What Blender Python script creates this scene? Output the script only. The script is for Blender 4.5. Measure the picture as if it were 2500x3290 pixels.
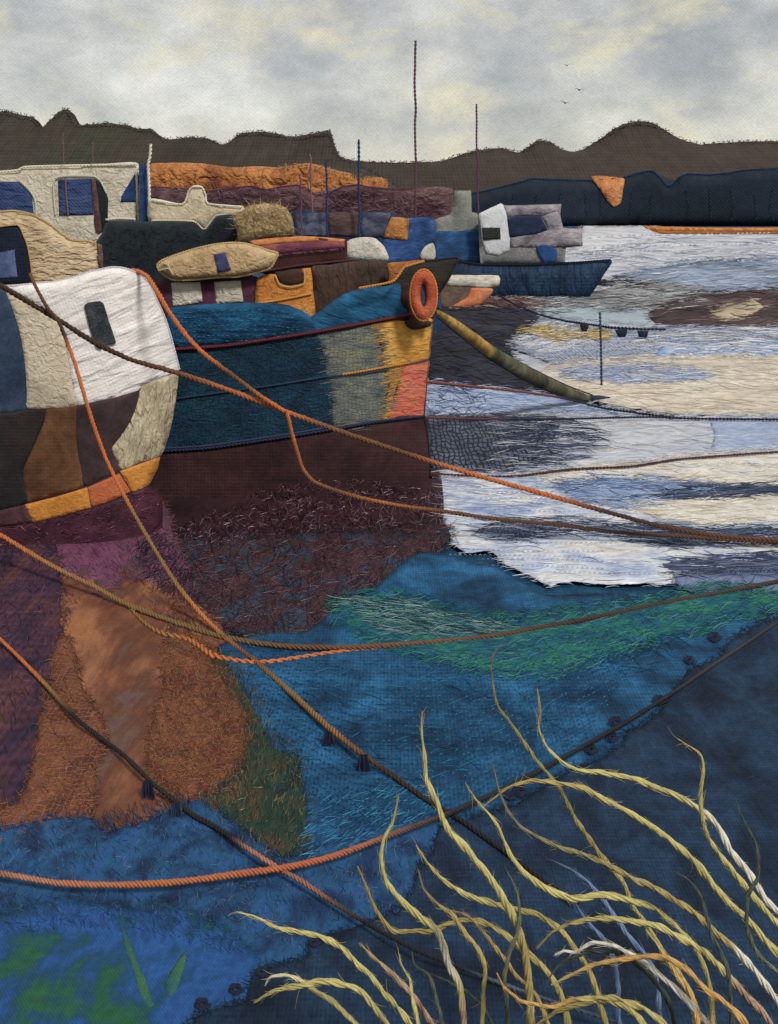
import bpy, math, random
import numpy as np
from mathutils import Vector, noise as mnoise
from mathutils.geometry import delaunay_2d_cdt

random.seed(7)
rng = np.random.default_rng(7)
for o in list(bpy.data.objects):
    bpy.data.objects.remove(o)
SC = bpy.context.scene
COL = SC.collection

# ------------------------------------------------------------------ camera
F, X0, Y0, CAMH = 3300.0, 1250.0, 655.0, 4.2      # focal length and horizon in photograph pixels, eye height in metres
cam_d = bpy.data.cameras.new('camera')
cam = bpy.data.objects.new('camera', cam_d)
COL.objects.link(cam)
cam.location = (0, 0, CAMH)
cam.rotation_euler = (math.radians(90), 0, 0)
cam_d.sensor_fit = 'HORIZONTAL'
cam_d.sensor_width = 36.0
cam_d.lens = 36.0 * F / 2500.0
cam_d.shift_y = -(1645.0 - Y0) / 2500.0
cam_d.clip_start = 0.1
cam_d.clip_end = 6000
SC.camera = cam

# ------------------------------------------------------------------ sky, sun, exposure
SUN_DIR = Vector((0.42, -0.72, 0.80)).normalized()      # towards the sun: behind the viewer, to the right
world = bpy.data.worlds.new('World')
SC.world = world
world.use_nodes = True


def srgb(c):
    out = []
    lum = 0.3 * c[0] + 0.59 * c[1] + 0.11 * c[2]
    for v in c[:3]:
        v = (lum + (v - lum) * 0.88) / 255.0
        out.append(v / 12.92 if v <= 0.04045 else ((v + 0.055) / 1.055) ** 2.4)
    return (out[0], out[1], out[2], 1.0)


class G:
    """small node-graph helper"""
    def __init__(self, nt):
        self.nt = nt
        nt.nodes.clear()

    def n(self, t, **kw):
        nd = self.nt.nodes.new(t)
        for k, v in kw.items():
            if k.startswith('i_'):
                nd.inputs[k[2:].replace('_', ' ')].default_value = v
            else:
                setattr(nd, k, v)
        return nd

    def l(self, a, b):
        self.nt.links.new(a, b)

    def math(self, op, a, b=None, c=None, clamp=False):
        nd = self.nt.nodes.new('ShaderNodeMath')
        nd.operation = op
        nd.use_clamp = clamp
        for i, v in enumerate((a, b, c)):
            if v is None:
                continue
            if isinstance(v, (int, float)):
                nd.inputs[i].default_value = v
            else:
                self.l(v, nd.inputs[i])
        return nd.outputs[0]

    def vmul(self, v, s):
        nd = self.nt.nodes.new('ShaderNodeVectorMath')
        nd.operation = 'MULTIPLY'
        self.l(v, nd.inputs[0])
        nd.inputs[1].default_value = s
        return nd.outputs[0]

    def vadd(self, a, b):
        nd = self.nt.nodes.new('ShaderNodeVectorMath')
        nd.operation = 'ADD'
        self.l(a, nd.inputs[0])
        if isinstance(b, tuple):
            nd.inputs[1].default_value = b
        else:
            self.l(b, nd.inputs[1])
        return nd.outputs[0]

    def noise(self, vec, scale=1.0, detail=4, rough=0.55, dist=0.0, kind=None):
        nd = self.nt.nodes.new('ShaderNodeTexNoise')
        if kind:
            nd.noise_type = kind
        nd.inputs['Scale'].default_value = scale
        nd.inputs['Detail'].default_value = detail
        nd.inputs['Roughness'].default_value = rough
        nd.inputs['Distortion'].default_value = dist
        self.l(vec, nd.inputs['Vector'])
        return nd.outputs[0]

    def ramp(self, fac, stops, interp='LINEAR'):
        nd = self.nt.nodes.new('ShaderNodeValToRGB')
        cr = nd.color_ramp
        cr.interpolation = interp
        while len(cr.elements) < len(stops):
            cr.elements.new(0.5)
        for e, (p, c) in zip(cr.elements, stops):
            e.position = p
            e.color = c
        self.l(fac, nd.inputs[0])
        return nd.outputs[0]

    def mixc(self, fac, a, b, mode='MIX'):
        nd = self.nt.nodes.new('ShaderNodeMix')
        nd.data_type = 'RGBA'
        nd.blend_type = mode
        for i, v in ((0, fac), (6, a), (7, b)):
            if isinstance(v, (int, float)):
                nd.inputs[i].default_value = v
            elif isinstance(v, tuple):
                nd.inputs[i].default_value = v
            else:
                self.l(v, nd.inputs[i])
        return nd.outputs[2]


g = G(world.node_tree)
tc = g.n('ShaderNodeTexCoord')
sep = g.n('ShaderNodeSeparateXYZ')
g.l(tc.outputs['Generated'], sep.inputs[0])
az = g.math('ARCTAN2', sep.outputs[0], sep.outputs[1])
el = g.math('ARCSINE', sep.outputs[2])
comb = g.n('ShaderNodeCombineXYZ')
g.l(az, comb.inputs[0])
g.l(el, comb.inputs[1])
sv = comb.outputs[0]                                       # azimuth, elevation
clouds = g.noise(g.vadd(g.vmul(sv, (8.0, 13.0, 1)), (3.1, 1.7, 0.3)), 1.0, 8, 0.54, 0.15)
cl2 = g.noise(g.vadd(g.vmul(sv, (8.0, 13.0, 1)), (9.2, 4.4, 2.0)), 1.0, 6, 0.6, 0.2)
cl3 = g.noise(g.vadd(g.vmul(sv, (30.0, 50.0, 1)), (1.0, 7.0, 0.0)), 1.0, 6, 0.65, 0.3)
base = g.ramp(clouds, [(0.34, srgb((150, 151, 151))), (0.45, srgb((172, 171, 166))), (0.54, srgb((188, 186, 177))),
                       (0.67, srgb((209, 206, 198)))])
cream = g.ramp(cl2, [(0.52, (0, 0, 0, 1)), (0.68, (1, 1, 1, 1))])
cream_f = g.math('MULTIPLY', cream, 0.75)
c1 = g.mixc(cream_f, base, srgb((212, 200, 160)))
low = g.math('SUBTRACT', 1.0, g.math('MULTIPLY', g.math('ABSOLUTE', el), 9.0), clamp=True)   # overcast is brighter over the horizon
c1 = g.mixc(g.math('MULTIPLY', low, 0.45), c1, srgb((218, 210, 184)))
brush = g.math('MULTIPLY_ADD', cl3, 0.46, 0.77)
kw = 2 * math.pi / (12.5 / F)
wob = g.math('MULTIPLY', g.noise(g.vmul(sv, (60, 60, 1)), 1.0, 3), 0.004)
weave = g.math('MULTIPLY', g.math('SINE', g.math('MULTIPLY', g.math('ADD', az, wob), kw)),
               g.math('SINE', g.math('MULTIPLY', g.math('ADD', el, wob), kw)))
slub = g.noise(g.vmul(sv, (320.0, 620.0, 1)), 1.0, 3, 0.6)
grain = g.math('ADD', g.math('MULTIPLY_ADD', weave, 0.065, 0.0), g.math('MULTIPLY_ADD', slub, 0.60, 0.72))
fac = g.math('MULTIPLY', brush, grain)
c1 = g.mixc(1.0, c1, (1, 1, 1, 1), 'MULTIPLY')
vm = g.n('ShaderNodeVectorMath', operation='SCALE')
g.l(c1, vm.inputs[0])
g.l(fac, vm.inputs['Scale'])
sky = g.n('ShaderNodeTexSky')
sky.sky_type = 'NISHITA'
sky.sun_disc = False
sky.sun_elevation = math.asin(SUN_DIR.z)
sky.sun_rotation = math.atan2(SUN_DIR.x, SUN_DIR.y)
bg1 = g.n('ShaderNodeBackground', i_Strength=0.01)
g.l(sky.outputs[0], bg1.inputs[0])
bg2 = g.n('ShaderNodeBackground', i_Strength=0.60)
g.l(vm.outputs[0], bg2.inputs[0])
add = g.n('ShaderNodeAddShader')
g.l(bg1.outputs[0], add.inputs[0])
g.l(bg2.outputs[0], add.inputs[1])
wo = g.n('ShaderNodeOutputWorld')
g.l(add.outputs[0], wo.inputs[0])

sun_d = bpy.data.lights.new('sun', 'SUN')
sun_d.energy = 1.5
sun_d.angle = math.radians(10)
sun_d.color = (1.0, 0.965, 0.91)
sun = bpy.data.objects.new('sun', sun_d)
COL.objects.link(sun)
sun.rotation_euler = SUN_DIR.to_track_quat('Z', 'Y').to_euler()
sun.location = (20, -40, 60)

SC.view_settings.view_transform = 'Standard'
SC.view_settings.look = 'None'
SC.view_settings.exposure = 0.82
SC.view_settings.gamma = 1.0
SC.view_settings.use_curve_mapping = False
SC.render.engine = 'CYCLES'
SC.cycles.max_bounces = 4
SC.cycles.diffuse_bounces = 2


# ------------------------------------------------------------------ places: photograph pixel + distance -> point in the harbour
def P(X, Y, d):
    return np.stack([(X - X0) * d / F, d + 0 * X, CAMH - (Y - Y0) * d / F], axis=-1)


def wd(Y):
    return F * CAMH / (np.maximum(Y, 690.0) - Y0)


class Stand:
    """an upright surface at depth dfun(X, Y); h is height off it in pixels"""
    def __init__(self, dfun):
        self.f = dfun if callable(dfun) else (lambda X, Y, c=float(dfun): c + 0 * X)

    def d(self, X, Y):
        return self.f(X, Y)

    def pt(self, X, Y, h):
        d = self.f(X, Y)
        return P(X, Y, d - h * d / F)

    def uv(self, X, Y):
        return np.stack([X / 100.0, -Y / 100.0], axis=-1)


class Wat:
    """the water sheet; cloth lies on it layer upon layer"""
    def __init__(self, layer, ymid, lv=0):
        self.L = layer
        self.lv = lv
        dr = float(wd(np.array(ymid)))
        self.ku = F / dr / 100.0
        self.kv = F * CAMH / dr ** 2 / 100.0

    def pt(self, X, Y, h):
        d = wd(Y)
        p = P(X, Y, d)
        p[..., 2] = self.L * 0.0002 + (h + self.lv * 1.3) * d / F * 0.9
        return p

    def uv(self, X, Y):
        d = wd(Y)
        return np.stack([(X - X0) * d / F * self.ku, d * self.kv], axis=-1)


# ------------------------------------------------------------------ mesh helpers
def tag(o, label=None, cat=None, group=None, kind=None):
    if label:
        o['label'] = label
    if cat:
        o['category'] = cat
    if group:
        o['group'] = group
    if kind:
        o['kind'] = kind
    return o


def thing(name, label, cat, loc, group=None):
    o = bpy.data.objects.new(name, None)
    o.empty_display_size = 0.3
    COL.objects.link(o)
    o.location = loc
    return tag(o, label, cat, group)


def link_mesh(name, V, Fc, mat, parent=None, uv=None, colr=None, smooth=True):
    me = bpy.data.meshes.new(name)
    V = np.asarray(V, dtype=np.float64)
    off = np.array(parent_loc(parent))
    if isinstance(Fc, np.ndarray):
        nf, k = Fc.shape
        me.vertices.add(len(V))
        me.vertices.foreach_set('co', (V - off).astype(np.float32).ravel())
        me.loops.add(nf * k)
        me.loops.foreach_set('vertex_index', Fc.astype(np.int32).ravel())
        me.polygons.add(nf)
        me.polygons.foreach_set('loop_start', np.arange(0, nf * k, k, dtype=np.int32))
        me.update(calc_edges=True)
    else:
        me.from_pydata((V - off).tolist(), [], [list(map(int, f)) for f in Fc])
    if uv is not None:
        ul = me.uv_layers.new(name='UVMap')
        li = np.empty(len(me.loops), dtype=np.int32)
        me.loops.foreach_get('vertex_index', li)
        ul.data.foreach_set('uv', np.asarray(uv, dtype=np.float32)[li].ravel())
    if colr is not None:
        ca = me.color_attributes.new(name='Col', type='FLOAT_COLOR', domain='POINT')
        cc = np.ones((len(V), 4), dtype=np.float32)
        cc[:, :3] = np.asarray(colr)[:, :3]
        ca.data.foreach_set('color', cc.ravel())
    if smooth:
        me.polygons.foreach_set('use_smooth', [True] * len(me.polygons))
    me.materials.append(mat)
    me.update()
    o = bpy.data.objects.new(name, me)
    COL.objects.link(o)
    if parent is not None:
        o.parent = parent
    return o


def parent_loc(p):
    v = Vector((0, 0, 0))
    while p is not None:
        v = v + p.location
        p = p.parent
    return v


def catmull(pts, closed, step):
    """resample through the points as a smooth curve"""
    p = np.asarray(pts, float)
    n = len(p)
    out = []
    rngi = range(n) if closed else range(n - 1)
    for i in rngi:
        a, b, c, d = (p[(i - 1) % n], p[i], p[(i + 1) % n], p[(i + 2) % n]) if closed else \
            (p[max(i - 1, 0)], p[i], p[i + 1], p[min(i + 2, n - 1)])
        m = max(1, int(np.linalg.norm((c - b)[:2]) / step))
        t = np.linspace(0, 1, m, endpoint=False)[:, None]
        # tension 0.35 keeps corners fairly tight
        m1, m2 = (c - a) * 0.36, (d - b) * 0.36
        L = np.linalg.norm(c - b)
        for mm in (m1, m2):
            k = np.linalg.norm(mm)
            if k > L * 0.9:
                mm *= L * 0.9 / k
        out.append((2 * t**3 - 3 * t**2 + 1) * b + (t**3 - 2 * t**2 + t) * m1 + (-2 * t**3 + 3 * t**2) * c + (t**3 - t**2) * m2)
    r = np.concatenate(out)
    if not closed:
        r = np.concatenate([r, p[-1:]])
    return r


def polyline(pts, closed, step):
    p = np.asarray(pts, float)
    n = len(p)
    out = []
    for i in (range(n) if closed else range(n - 1)):
        b, c = p[i], p[(i + 1) % n]
        m = max(1, int(np.linalg.norm((c - b)[:2]) / step))
        out.append(b + (c - b) * np.linspace(0, 1, m, endpoint=False)[:, None])
    r = np.concatenate(out)
    if not closed:
        r = np.concatenate([r, p[-1:]])
    return r


def seg_dist(Q, poly):
    A = poly
    B = np.roll(poly, -1, axis=0)
    out = np.empty(len(Q))
    ab = B - A
    L2 = np.maximum((ab ** 2).sum(1), 1e-9)
    for s in range(0, len(Q), 2000):
        q = Q[s:s + 2000, None, :]
        t = np.clip(((q - A[None]) * ab[None]).sum(2) / L2[None], 0, 1)
        dd = q - (A[None] + t[..., None] * ab[None])
        out[s:s + 2000] = np.sqrt((dd ** 2).sum(2).min(1))
    return out


def inside(Q, poly):
    x, y = Q[:, 0], Q[:, 1]
    r = np.zeros(len(Q), bool)
    n = len(poly)
    j = n - 1
    for i in range(n):
        xi, yi = poly[i]
        xj, yj = poly[j]
        c = ((yi > y) != (yj > y)) & (x < (xj - xi) * (y - yi) / (yj - yi + 1e-12) + xi)
        r ^= c
        j = i
    return r


def pnoise(X, Y, s, seed=0.0):
    return np.array([mnoise.noise(Vector((x * s, y * s, seed))) for x, y in zip(X, Y)])


def outline(pts, step, smooth, rag):
    p = catmull(pts, True, step) if smooth else polyline(pts, True, step)
    if rag:
        sd = rng.uniform(0, 99)
        p = p + np.stack([pnoise(p[:, 0], p[:, 1], 1 / 28.0, sd) + 0.7 * pnoise(p[:, 0], p[:, 1], 1 / 9.0, sd + 5),
                          pnoise(p[:, 0], p[:, 1], 1 / 28.0, sd + 11) + 0.7 * pnoise(p[:, 0], p[:, 1], 1 / 9.0, sd + 17)], 1) * rag
    return p


def triangulate(p, grid):
    lo, hi = p.min(0), p.max(0)
    gx = np.arange(lo[0], hi[0], grid)
    gy = np.arange(lo[1], hi[1], grid * 0.87)
    Q = np.array([(x + (grid / 2 if k % 2 else 0), y) for k, y in enumerate(gy) for x in gx]).reshape(-1, 2)
    Q = Q + rng.uniform(-0.18, 0.18, Q.shape) * grid
    if len(Q):
        Q = Q[inside(Q, p)]
    if len(Q):
        Q = Q[seg_dist(Q, p) > grid * 0.45]
    nb = len(p)
    vs = [Vector(v) for v in p] + [Vector(v) for v in Q]
    r = delaunay_2d_cdt(vs, [(i, (i + 1) % nb) for i in range(nb)], [list(range(nb))], 1, 1e-4)
    V = np.array([(v.x, v.y) for v in r[0]])
    T = [f for f in r[2] if len(f) == 3]
    return V, T


def boundary_edges(T):
    cnt = {}
    for f in T:
        for i in range(3):
            a, b = f[i], f[(i + 1) % 3]
            k = (min(a, b), max(a, b))
            if k in cnt:
                cnt[k] = None
            else:
                cnt[k] = (a, b)
    return [v for v in cnt.values() if v is not None]


def cloth(name, pts, surf, mat, parent, t=5.0, grid=14, smooth=True, rag=1.5, wr=1.2, lift=2.0, wsc=40.0, wst=(1, 1), er=14.0, label=None, skirt=6.0):
    """one piece of cloth lying on a surface: soft rounded edge, uneven face, real thickness"""
    p = outline(pts, min(grid, 10), smooth, rag)
    V, T = triangulate(p, grid)
    dist = seg_dist(V, p)
    sd = rng.uniform(0, 99)
    edge = 1 - np.exp(-dist / er)
    h = lift + 0.55 * t * edge
    if wr:
        h = h + edge * wr * (1.6 * pnoise(V[:, 0] * wst[0], V[:, 1] * wst[1], 1 / wsc, sd) + 0.8 * pnoise(V[:, 0] * wst[0], V[:, 1] * wst[1], 2.7 / wsc, sd + 3))
    pts3 = surf.pt(V[:, 0], V[:, 1], h)
    uv = surf.uv(V[:, 0], V[:, 1])
    be = boundary_edges(T)
    bi = sorted({a for e in be for a in e})
    mp = {a: len(V) + k for k, a in enumerate(bi)}
    b3 = surf.pt(V[bi, 0], V[bi, 1], np.full(len(bi), -skirt))
    allv = np.concatenate([pts3, b3])
    alluv = np.concatenate([uv, uv[bi]])
    # front winding towards the viewer
    a, b, c = pts3[T[0][0]], pts3[T[0][1]], pts3[T[0][2]]
    nrm = np.cross(b - a, c - a)
    eye = np.array([0, 0, CAMH]) - a
    flip = np.dot(nrm, eye) < 0
    faces = [tuple(f) for f in T] + [(e[1], e[0], mp[e[0]], mp[e[1]]) for e in be]
    if flip:
        faces = [f[::-1] for f in faces]
    o = link_mesh(name, allv, faces, mat, parent, alluv)
    if label:
        o['label'] = label
    return o


class Body(Stand):
    """a stuffed closed form: its outline stands at depth base(X, Y), the front swells towards the viewer by `swell` metres, the back away by `back`"""
    def __init__(self, pts, base, swell, R, back, smooth=True, rag=0.0, grid=22):
        b = Stand(base)
        self.base = b
        self.p = outline(pts, 12, smooth, rag)
        self.swell, self.R, self.back, self.grid = swell * 0.3, R * 0.45, back, grid
        self.f = self.front

    def prof(self, dist):
        t = np.clip(dist / self.R, 0, 1)
        return np.sqrt(1 - (1 - t) ** 2)

    def front(self, X, Y):
        Q = np.stack([np.ravel(X), np.ravel(Y)], 1).astype(float)
        dist = seg_dist(Q, self.p)
        dist[~inside(Q, self.p)] = 0
        return self.base.f(np.ravel(X).astype(float), np.ravel(Y).astype(float)) - self.swell * self.prof(dist)

    def build(self, name, mat, parent, label=None):
        V, T = triangulate(self.p, self.grid)
        dist = seg_dist(V, self.p)
        d0 = self.base.f(V[:, 0], V[:, 1])
        front = P(V[:, 0], V[:, 1], d0 - self.swell * self.prof(dist))
        mid = P(V[:, 0], V[:, 1], d0)
        cen = mid.mean(0)
        k = self.prof(dist)[:, None]
        ax = np.array([cen[0] / cen[1], 1.0, 0])
        backv = mid + ax * self.back * k
        backv[:, 0] -= (mid[:, 0] - cen[0]) * 0.22 * k[:, 0]
        backv[:, 2] = np.minimum(backv[:, 2], cen[2] + (backv[:, 2] - cen[2]) * (1 - 0.25 * k[:, 0])) if True else backv[:, 2]
        n = len(V)
        a, b, c = front[T[0][0]], front[T[0][1]], front[T[0][2]]
        flip = np.dot(np.cross(b - a, c - a), np.array([0, 0, CAMH]) - a) < 0
        be = boundary_edges(T)
        faces = [tuple(f) for f in T] + [(f[2] + n, f[1] + n, f[0] + n) for f in T] + [(e[1], e[0], e[0] + n, e[1] + n) for e in be]
        if flip:
            faces = [f[::-1] for f in faces]
        uv = self.uv(V[:, 0], V[:, 1])
        o = link_mesh(name, np.concatenate([front, backv]), faces, mat, parent, np.concatenate([uv, uv]))
        if label:
            o['label'] = label
        return o


def resample3(p, step):
    seg = np.linalg.norm(np.diff(p[:, :3], axis=0), axis=1)
    s = np.concatenate([[0], np.cumsum(seg)])
    n = max(2, int(s[-1] / step) + 1)
    t = np.linspace(0, s[-1], n)
    return np.stack([np.interp(t, s, p[:, k]) for k in range(p.shape[1])], 1), t / s[-1], s[-1]


def frames(p):
    T = np.gradient(p, axis=0)
    T /= np.linalg.norm(T, axis=1)[:, None] + 1e-12
    ref = np.array([0.0, 1.0, 0.12])
    N = np.cross(T, ref)
    N /= np.linalg.norm(N, axis=1)[:, None] + 1e-9
    B = np.cross(T, N)
    return T, N, B


def tube_faces(n, m, off):
    i = np.arange(n - 1)[:, None]
    j = np.arange(m)[None, :]
    a = off + i * m + j
    b = off + i * m + (j + 1) % m
    f = np.stack([a, b, b + m, a + m], -1).reshape(-1, 4)
    return f


def twisted(p3, rad, pitch, strands=3, sides=6, loose=0.0, per=8, fat=0.60):
    """strands laid round one another along a 3-D line; rad may vary along it"""
    P3, t, L = resample3(p3, pitch / per)
    _, N, B = frames(P3)
    n = len(P3)
    r = (np.interp(t, np.linspace(0, 1, len(rad)), rad) if hasattr(rad, '__len__') else np.full(n, rad))
    Vs, Fs, Ts = [], [], []
    off = 0
    ph0 = rng.uniform(0, 6.28)
    th = np.linspace(0, 2 * math.pi, sides, endpoint=False)
    for k in range(strands):
        wobble = 1 + loose * np.interp(t, np.linspace(0, 1, max(4, int(L / pitch))), rng.uniform(-1, 1, max(4, int(L / pitch))))
        ang = 2 * math.pi * (t * L / pitch) + 2 * math.pi * k / strands + ph0
        cen = P3 + (r * 0.5 * wobble)[:, None] * (np.cos(ang)[:, None] * N + np.sin(ang)[:, None] * B)
        rr = r * fat
        ring = cen[:, None, :] + rr[:, None, None] * (np.cos(th)[None, :, None] * N[:, None, :] + np.sin(th)[None, :, None] * B[:, None, :])
        Vs.append(ring.reshape(-1, 3))
        Fs.append(tube_faces(n, sides, off))
        Ts.append(np.repeat(t, sides))
        off += n * sides
    return np.concatenate(Vs), np.concatenate(Fs), np.concatenate(Ts)


def keycol(t, keys):
    """keys: [(position, rgb255)] dyed along the length"""
    ps = [k[0] for k in keys]
    cs = np.array([srgb(k[1])[:3] for k in keys])
    return np.stack([np.interp(t, ps, cs[:, i]) for i in range(3)], 1)


def cord(name, pts, surf, rpx, keys, parent, mat=None, h=4.0, strands=2, pitch=3.2, smooth=True, label=None, closed=False):
    """a thin stitched cord following a surface"""
    p = np.asarray(pts, float)
    q = catmull(p, closed, 6) if smooth else polyline(p, closed, 6)
    if closed:
        q = np.concatenate([q, q[:1]])
    p3 = surf.pt(q[:, 0], q[:, 1], np.full(len(q), h))
    d = float(np.median(np.linalg.norm(p3 - np.array([0, 0, CAMH]), axis=1)))
    px = d / F
    V, Fc, t = twisted(p3, rpx * px, rpx * px * pitch * 1.6, strands, 5, 0.15, 6)
    if isinstance(keys, tuple):
        keys = [(0, keys), (1, keys)]
    c = keycol(t, keys) * (1 + 0.18 * rng.standard_normal(len(t))[:, None] * 0.6)
    o = link_mesh(name, V, Fc, mat or THREAD, parent, None, np.clip(c, 0.002, 1))
    if label:
        o['label'] = label
    return o


def rope3(name, pts, keys, rpx, strands=3, clamp=True, pitch=3.0, parent=None, zmin=0.98):
    """a free rope: pts are (X, Y, d)"""
    q = catmull(np.asarray(pts, float), False, 8)
    d = q[:, 2].copy()
    if clamp:
        d = np.minimum(d, zmin * wd(q[:, 1]))
    p3 = P(q[:, 0], q[:, 1], d)
    px = float(np.median(d)) / F
    rr = [0.82 * float(r) * px for r in rpx] if hasattr(rpx, '__len__') else 0.86 * rpx * px
    rm = max(rr) if hasattr(rr, '__len__') else rr
    if not hasattr(rr, '__len__'):
        rr = [rr]
    rr = np.interp(np.linspace(0, 1, 60), np.linspace(0, 1, len(rr)), rr) * rng.uniform(0.9, 1.1, 60)
    V, Fc, t = twisted(p3, rr, rm * pitch * 1.9, strands, 6, 0.3, 8)
    s3 = np.concatenate([[0], np.cumsum(np.linalg.norm(np.diff(p3, axis=0), axis=1))])
    s2 = np.concatenate([[0], np.cumsum(np.linalg.norm(np.diff(q[:, :2], axis=0), axis=1))])
    tp_ = np.interp(t, s3 / s3[-1], s2 / s2[-1])
    c = keycol(tp_, keys) * (1 + 0.10 * rng.standard_normal(len(t))[:, None])
    return V, Fc, np.clip(c, 0.002, 1)


def strands_mesh(name, lines, mat, parent, label=None):
    """lines: list of (Nx3 array, radius, rgb-linear) -> one mesh of fine threads"""
    Vs, Fs, Cs = [], [], []
    off = 0
    m = 3
    th = np.linspace(0, 2 * math.pi, m, endpoint=False)
    for n in sorted({len(l[0]) for l in lines}):
        sel = [l for l in lines if len(l[0]) == n]
        p = np.array([l[0] for l in sel])
        rr = np.repeat(np.array([l[1] for l in sel])[:, None], n, 1)
        rr[:, 0] *= 0.4
        rr[:, -1] *= 0.3
        T = np.gradient(p, axis=1)
        T /= np.linalg.norm(T, axis=2, keepdims=True) + 1e-12
        N = np.cross(T, np.array([0.0, 1.0, 0.12]))
        N /= np.linalg.norm(N, axis=2, keepdims=True) + 1e-9
        Bn = np.cross(T, N)
        ring = p[:, :, None, :] + rr[:, :, None, None] * (np.cos(th)[None, None, :, None] * N[:, :, None, :] + np.sin(th)[None, None, :, None] * Bn[:, :, None, :])
        Vs.append(ring.reshape(-1, 3))
        f1 = tube_faces(n, m, 0)
        Fs.append((off + f1[None] + (np.arange(len(sel)) * n * m)[:, None, None]).reshape(-1, 4))
        Cs.append(np.repeat(np.array([l[2][:3] for l in sel]), n * m, 0))
        off += len(sel) * n * m
    o = link_mesh(name, np.concatenate(Vs), np.concatenate(Fs), mat, parent, None, np.concatenate(Cs))
    o['kind'] = 'stuff'
    if label:
        o['label'] = label
    return o


def pick(cols):
    c = np.array(srgb(cols[rng.integers(len(cols))])[:3])
    return np.clip(c * rng.uniform(0.84, 1.16), 0.002, 1)


def scatter(name, pts, surf, n, length, ang, jit, cols, w, parent, mat=None, h=(6, 12), curl=0.25, label=None, edge=0.0, smooth=True, over=0.0):
    """n loose threads strewn over an outline; edge > 0 keeps them near the rim, letting them stray `over` pixels past it"""
    p = catmull(pts, True, 12) if smooth else polyline(pts, True, 12)
    lo, hi = p.min(0), p.max(0)
    got = []
    while len(got) < n:
        Q = rng.uniform(lo - over, hi + over, (n * 3, 2))
        ins = inside(Q, p)
        if edge or over:
            dist = seg_dist(Q, p)
            ok = (ins & ((dist < edge) if edge else True)) | (~ins & (dist < over))
        else:
            ok = ins
        got += list(Q[ok])
        if not ok.any():
            break
    lines = []
    for q in got[:n]:
        L = rng.uniform(length[0], length[1])
        a = math.radians(ang + rng.normal() * jit)
        k = 5
        s = np.linspace(-0.5, 0.5, k)
        bend = rng.normal() * curl
        X = q[0] + L * (s * math.cos(a) - bend * (s ** 2) * math.sin(a))
        Y = q[1] + L * (s * math.sin(a) + bend * (s ** 2) * math.cos(a))
        Y = np.maximum(Y, 700) if isinstance(surf, Wat) else Y
        hh = rng.uniform(h[0], h[1]) * 0.55
        hv = hh * np.array([0.55, 0.9, 1.0, 0.9, 0.55])
        p3 = surf.pt(X, Y, hv)
        px = np.linalg.norm(p3[2] - np.array([0, 0, CAMH])) / F
        lines.append((p3, 0.62 * w * rng.uniform(0.7, 1.3) * px, pick(cols)))
    return strands_mesh(name, lines, mat or THREAD, parent, label)


def stitches(name, pts, surf, step, dash, cols, w, parent, h=7, label=None, jit=0.0, slant=0.0):
    """a row of short stitches along a line"""
    q = catmull(np.asarray(pts, float), False, 3)
    seg = np.linalg.norm(np.diff(q, axis=0), axis=1)
    s = np.concatenate([[0], np.cumsum(seg)])
    lines = []
    for a in np.arange(0, s[-1] - dash, step):
        t = np.linspace(a, a + dash, 3)
        X = np.interp(t, s, q[:, 0]) + rng.normal() * jit
        Y = np.interp(t, s, q[:, 1]) + rng.normal() * jit
        if slant:
            X = X + np.linspace(-1, 1, 3) * slant * 0.3
            Y = Y + np.linspace(-1, 1, 3) * slant
        p3 = surf.pt(X, Y, h * np.array([0.3, 1.0, 0.3]))
        px = np.linalg.norm(p3[1] - np.array([0, 0, CAMH])) / F
        lines.append((p3, 0.8 * w * px, pick(cols)))
    return strands_mesh(name, lines, THREAD, parent, label)


# ------------------------------------------------------------------ materials: dyed and woven cloth
MATN = [0]


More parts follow.
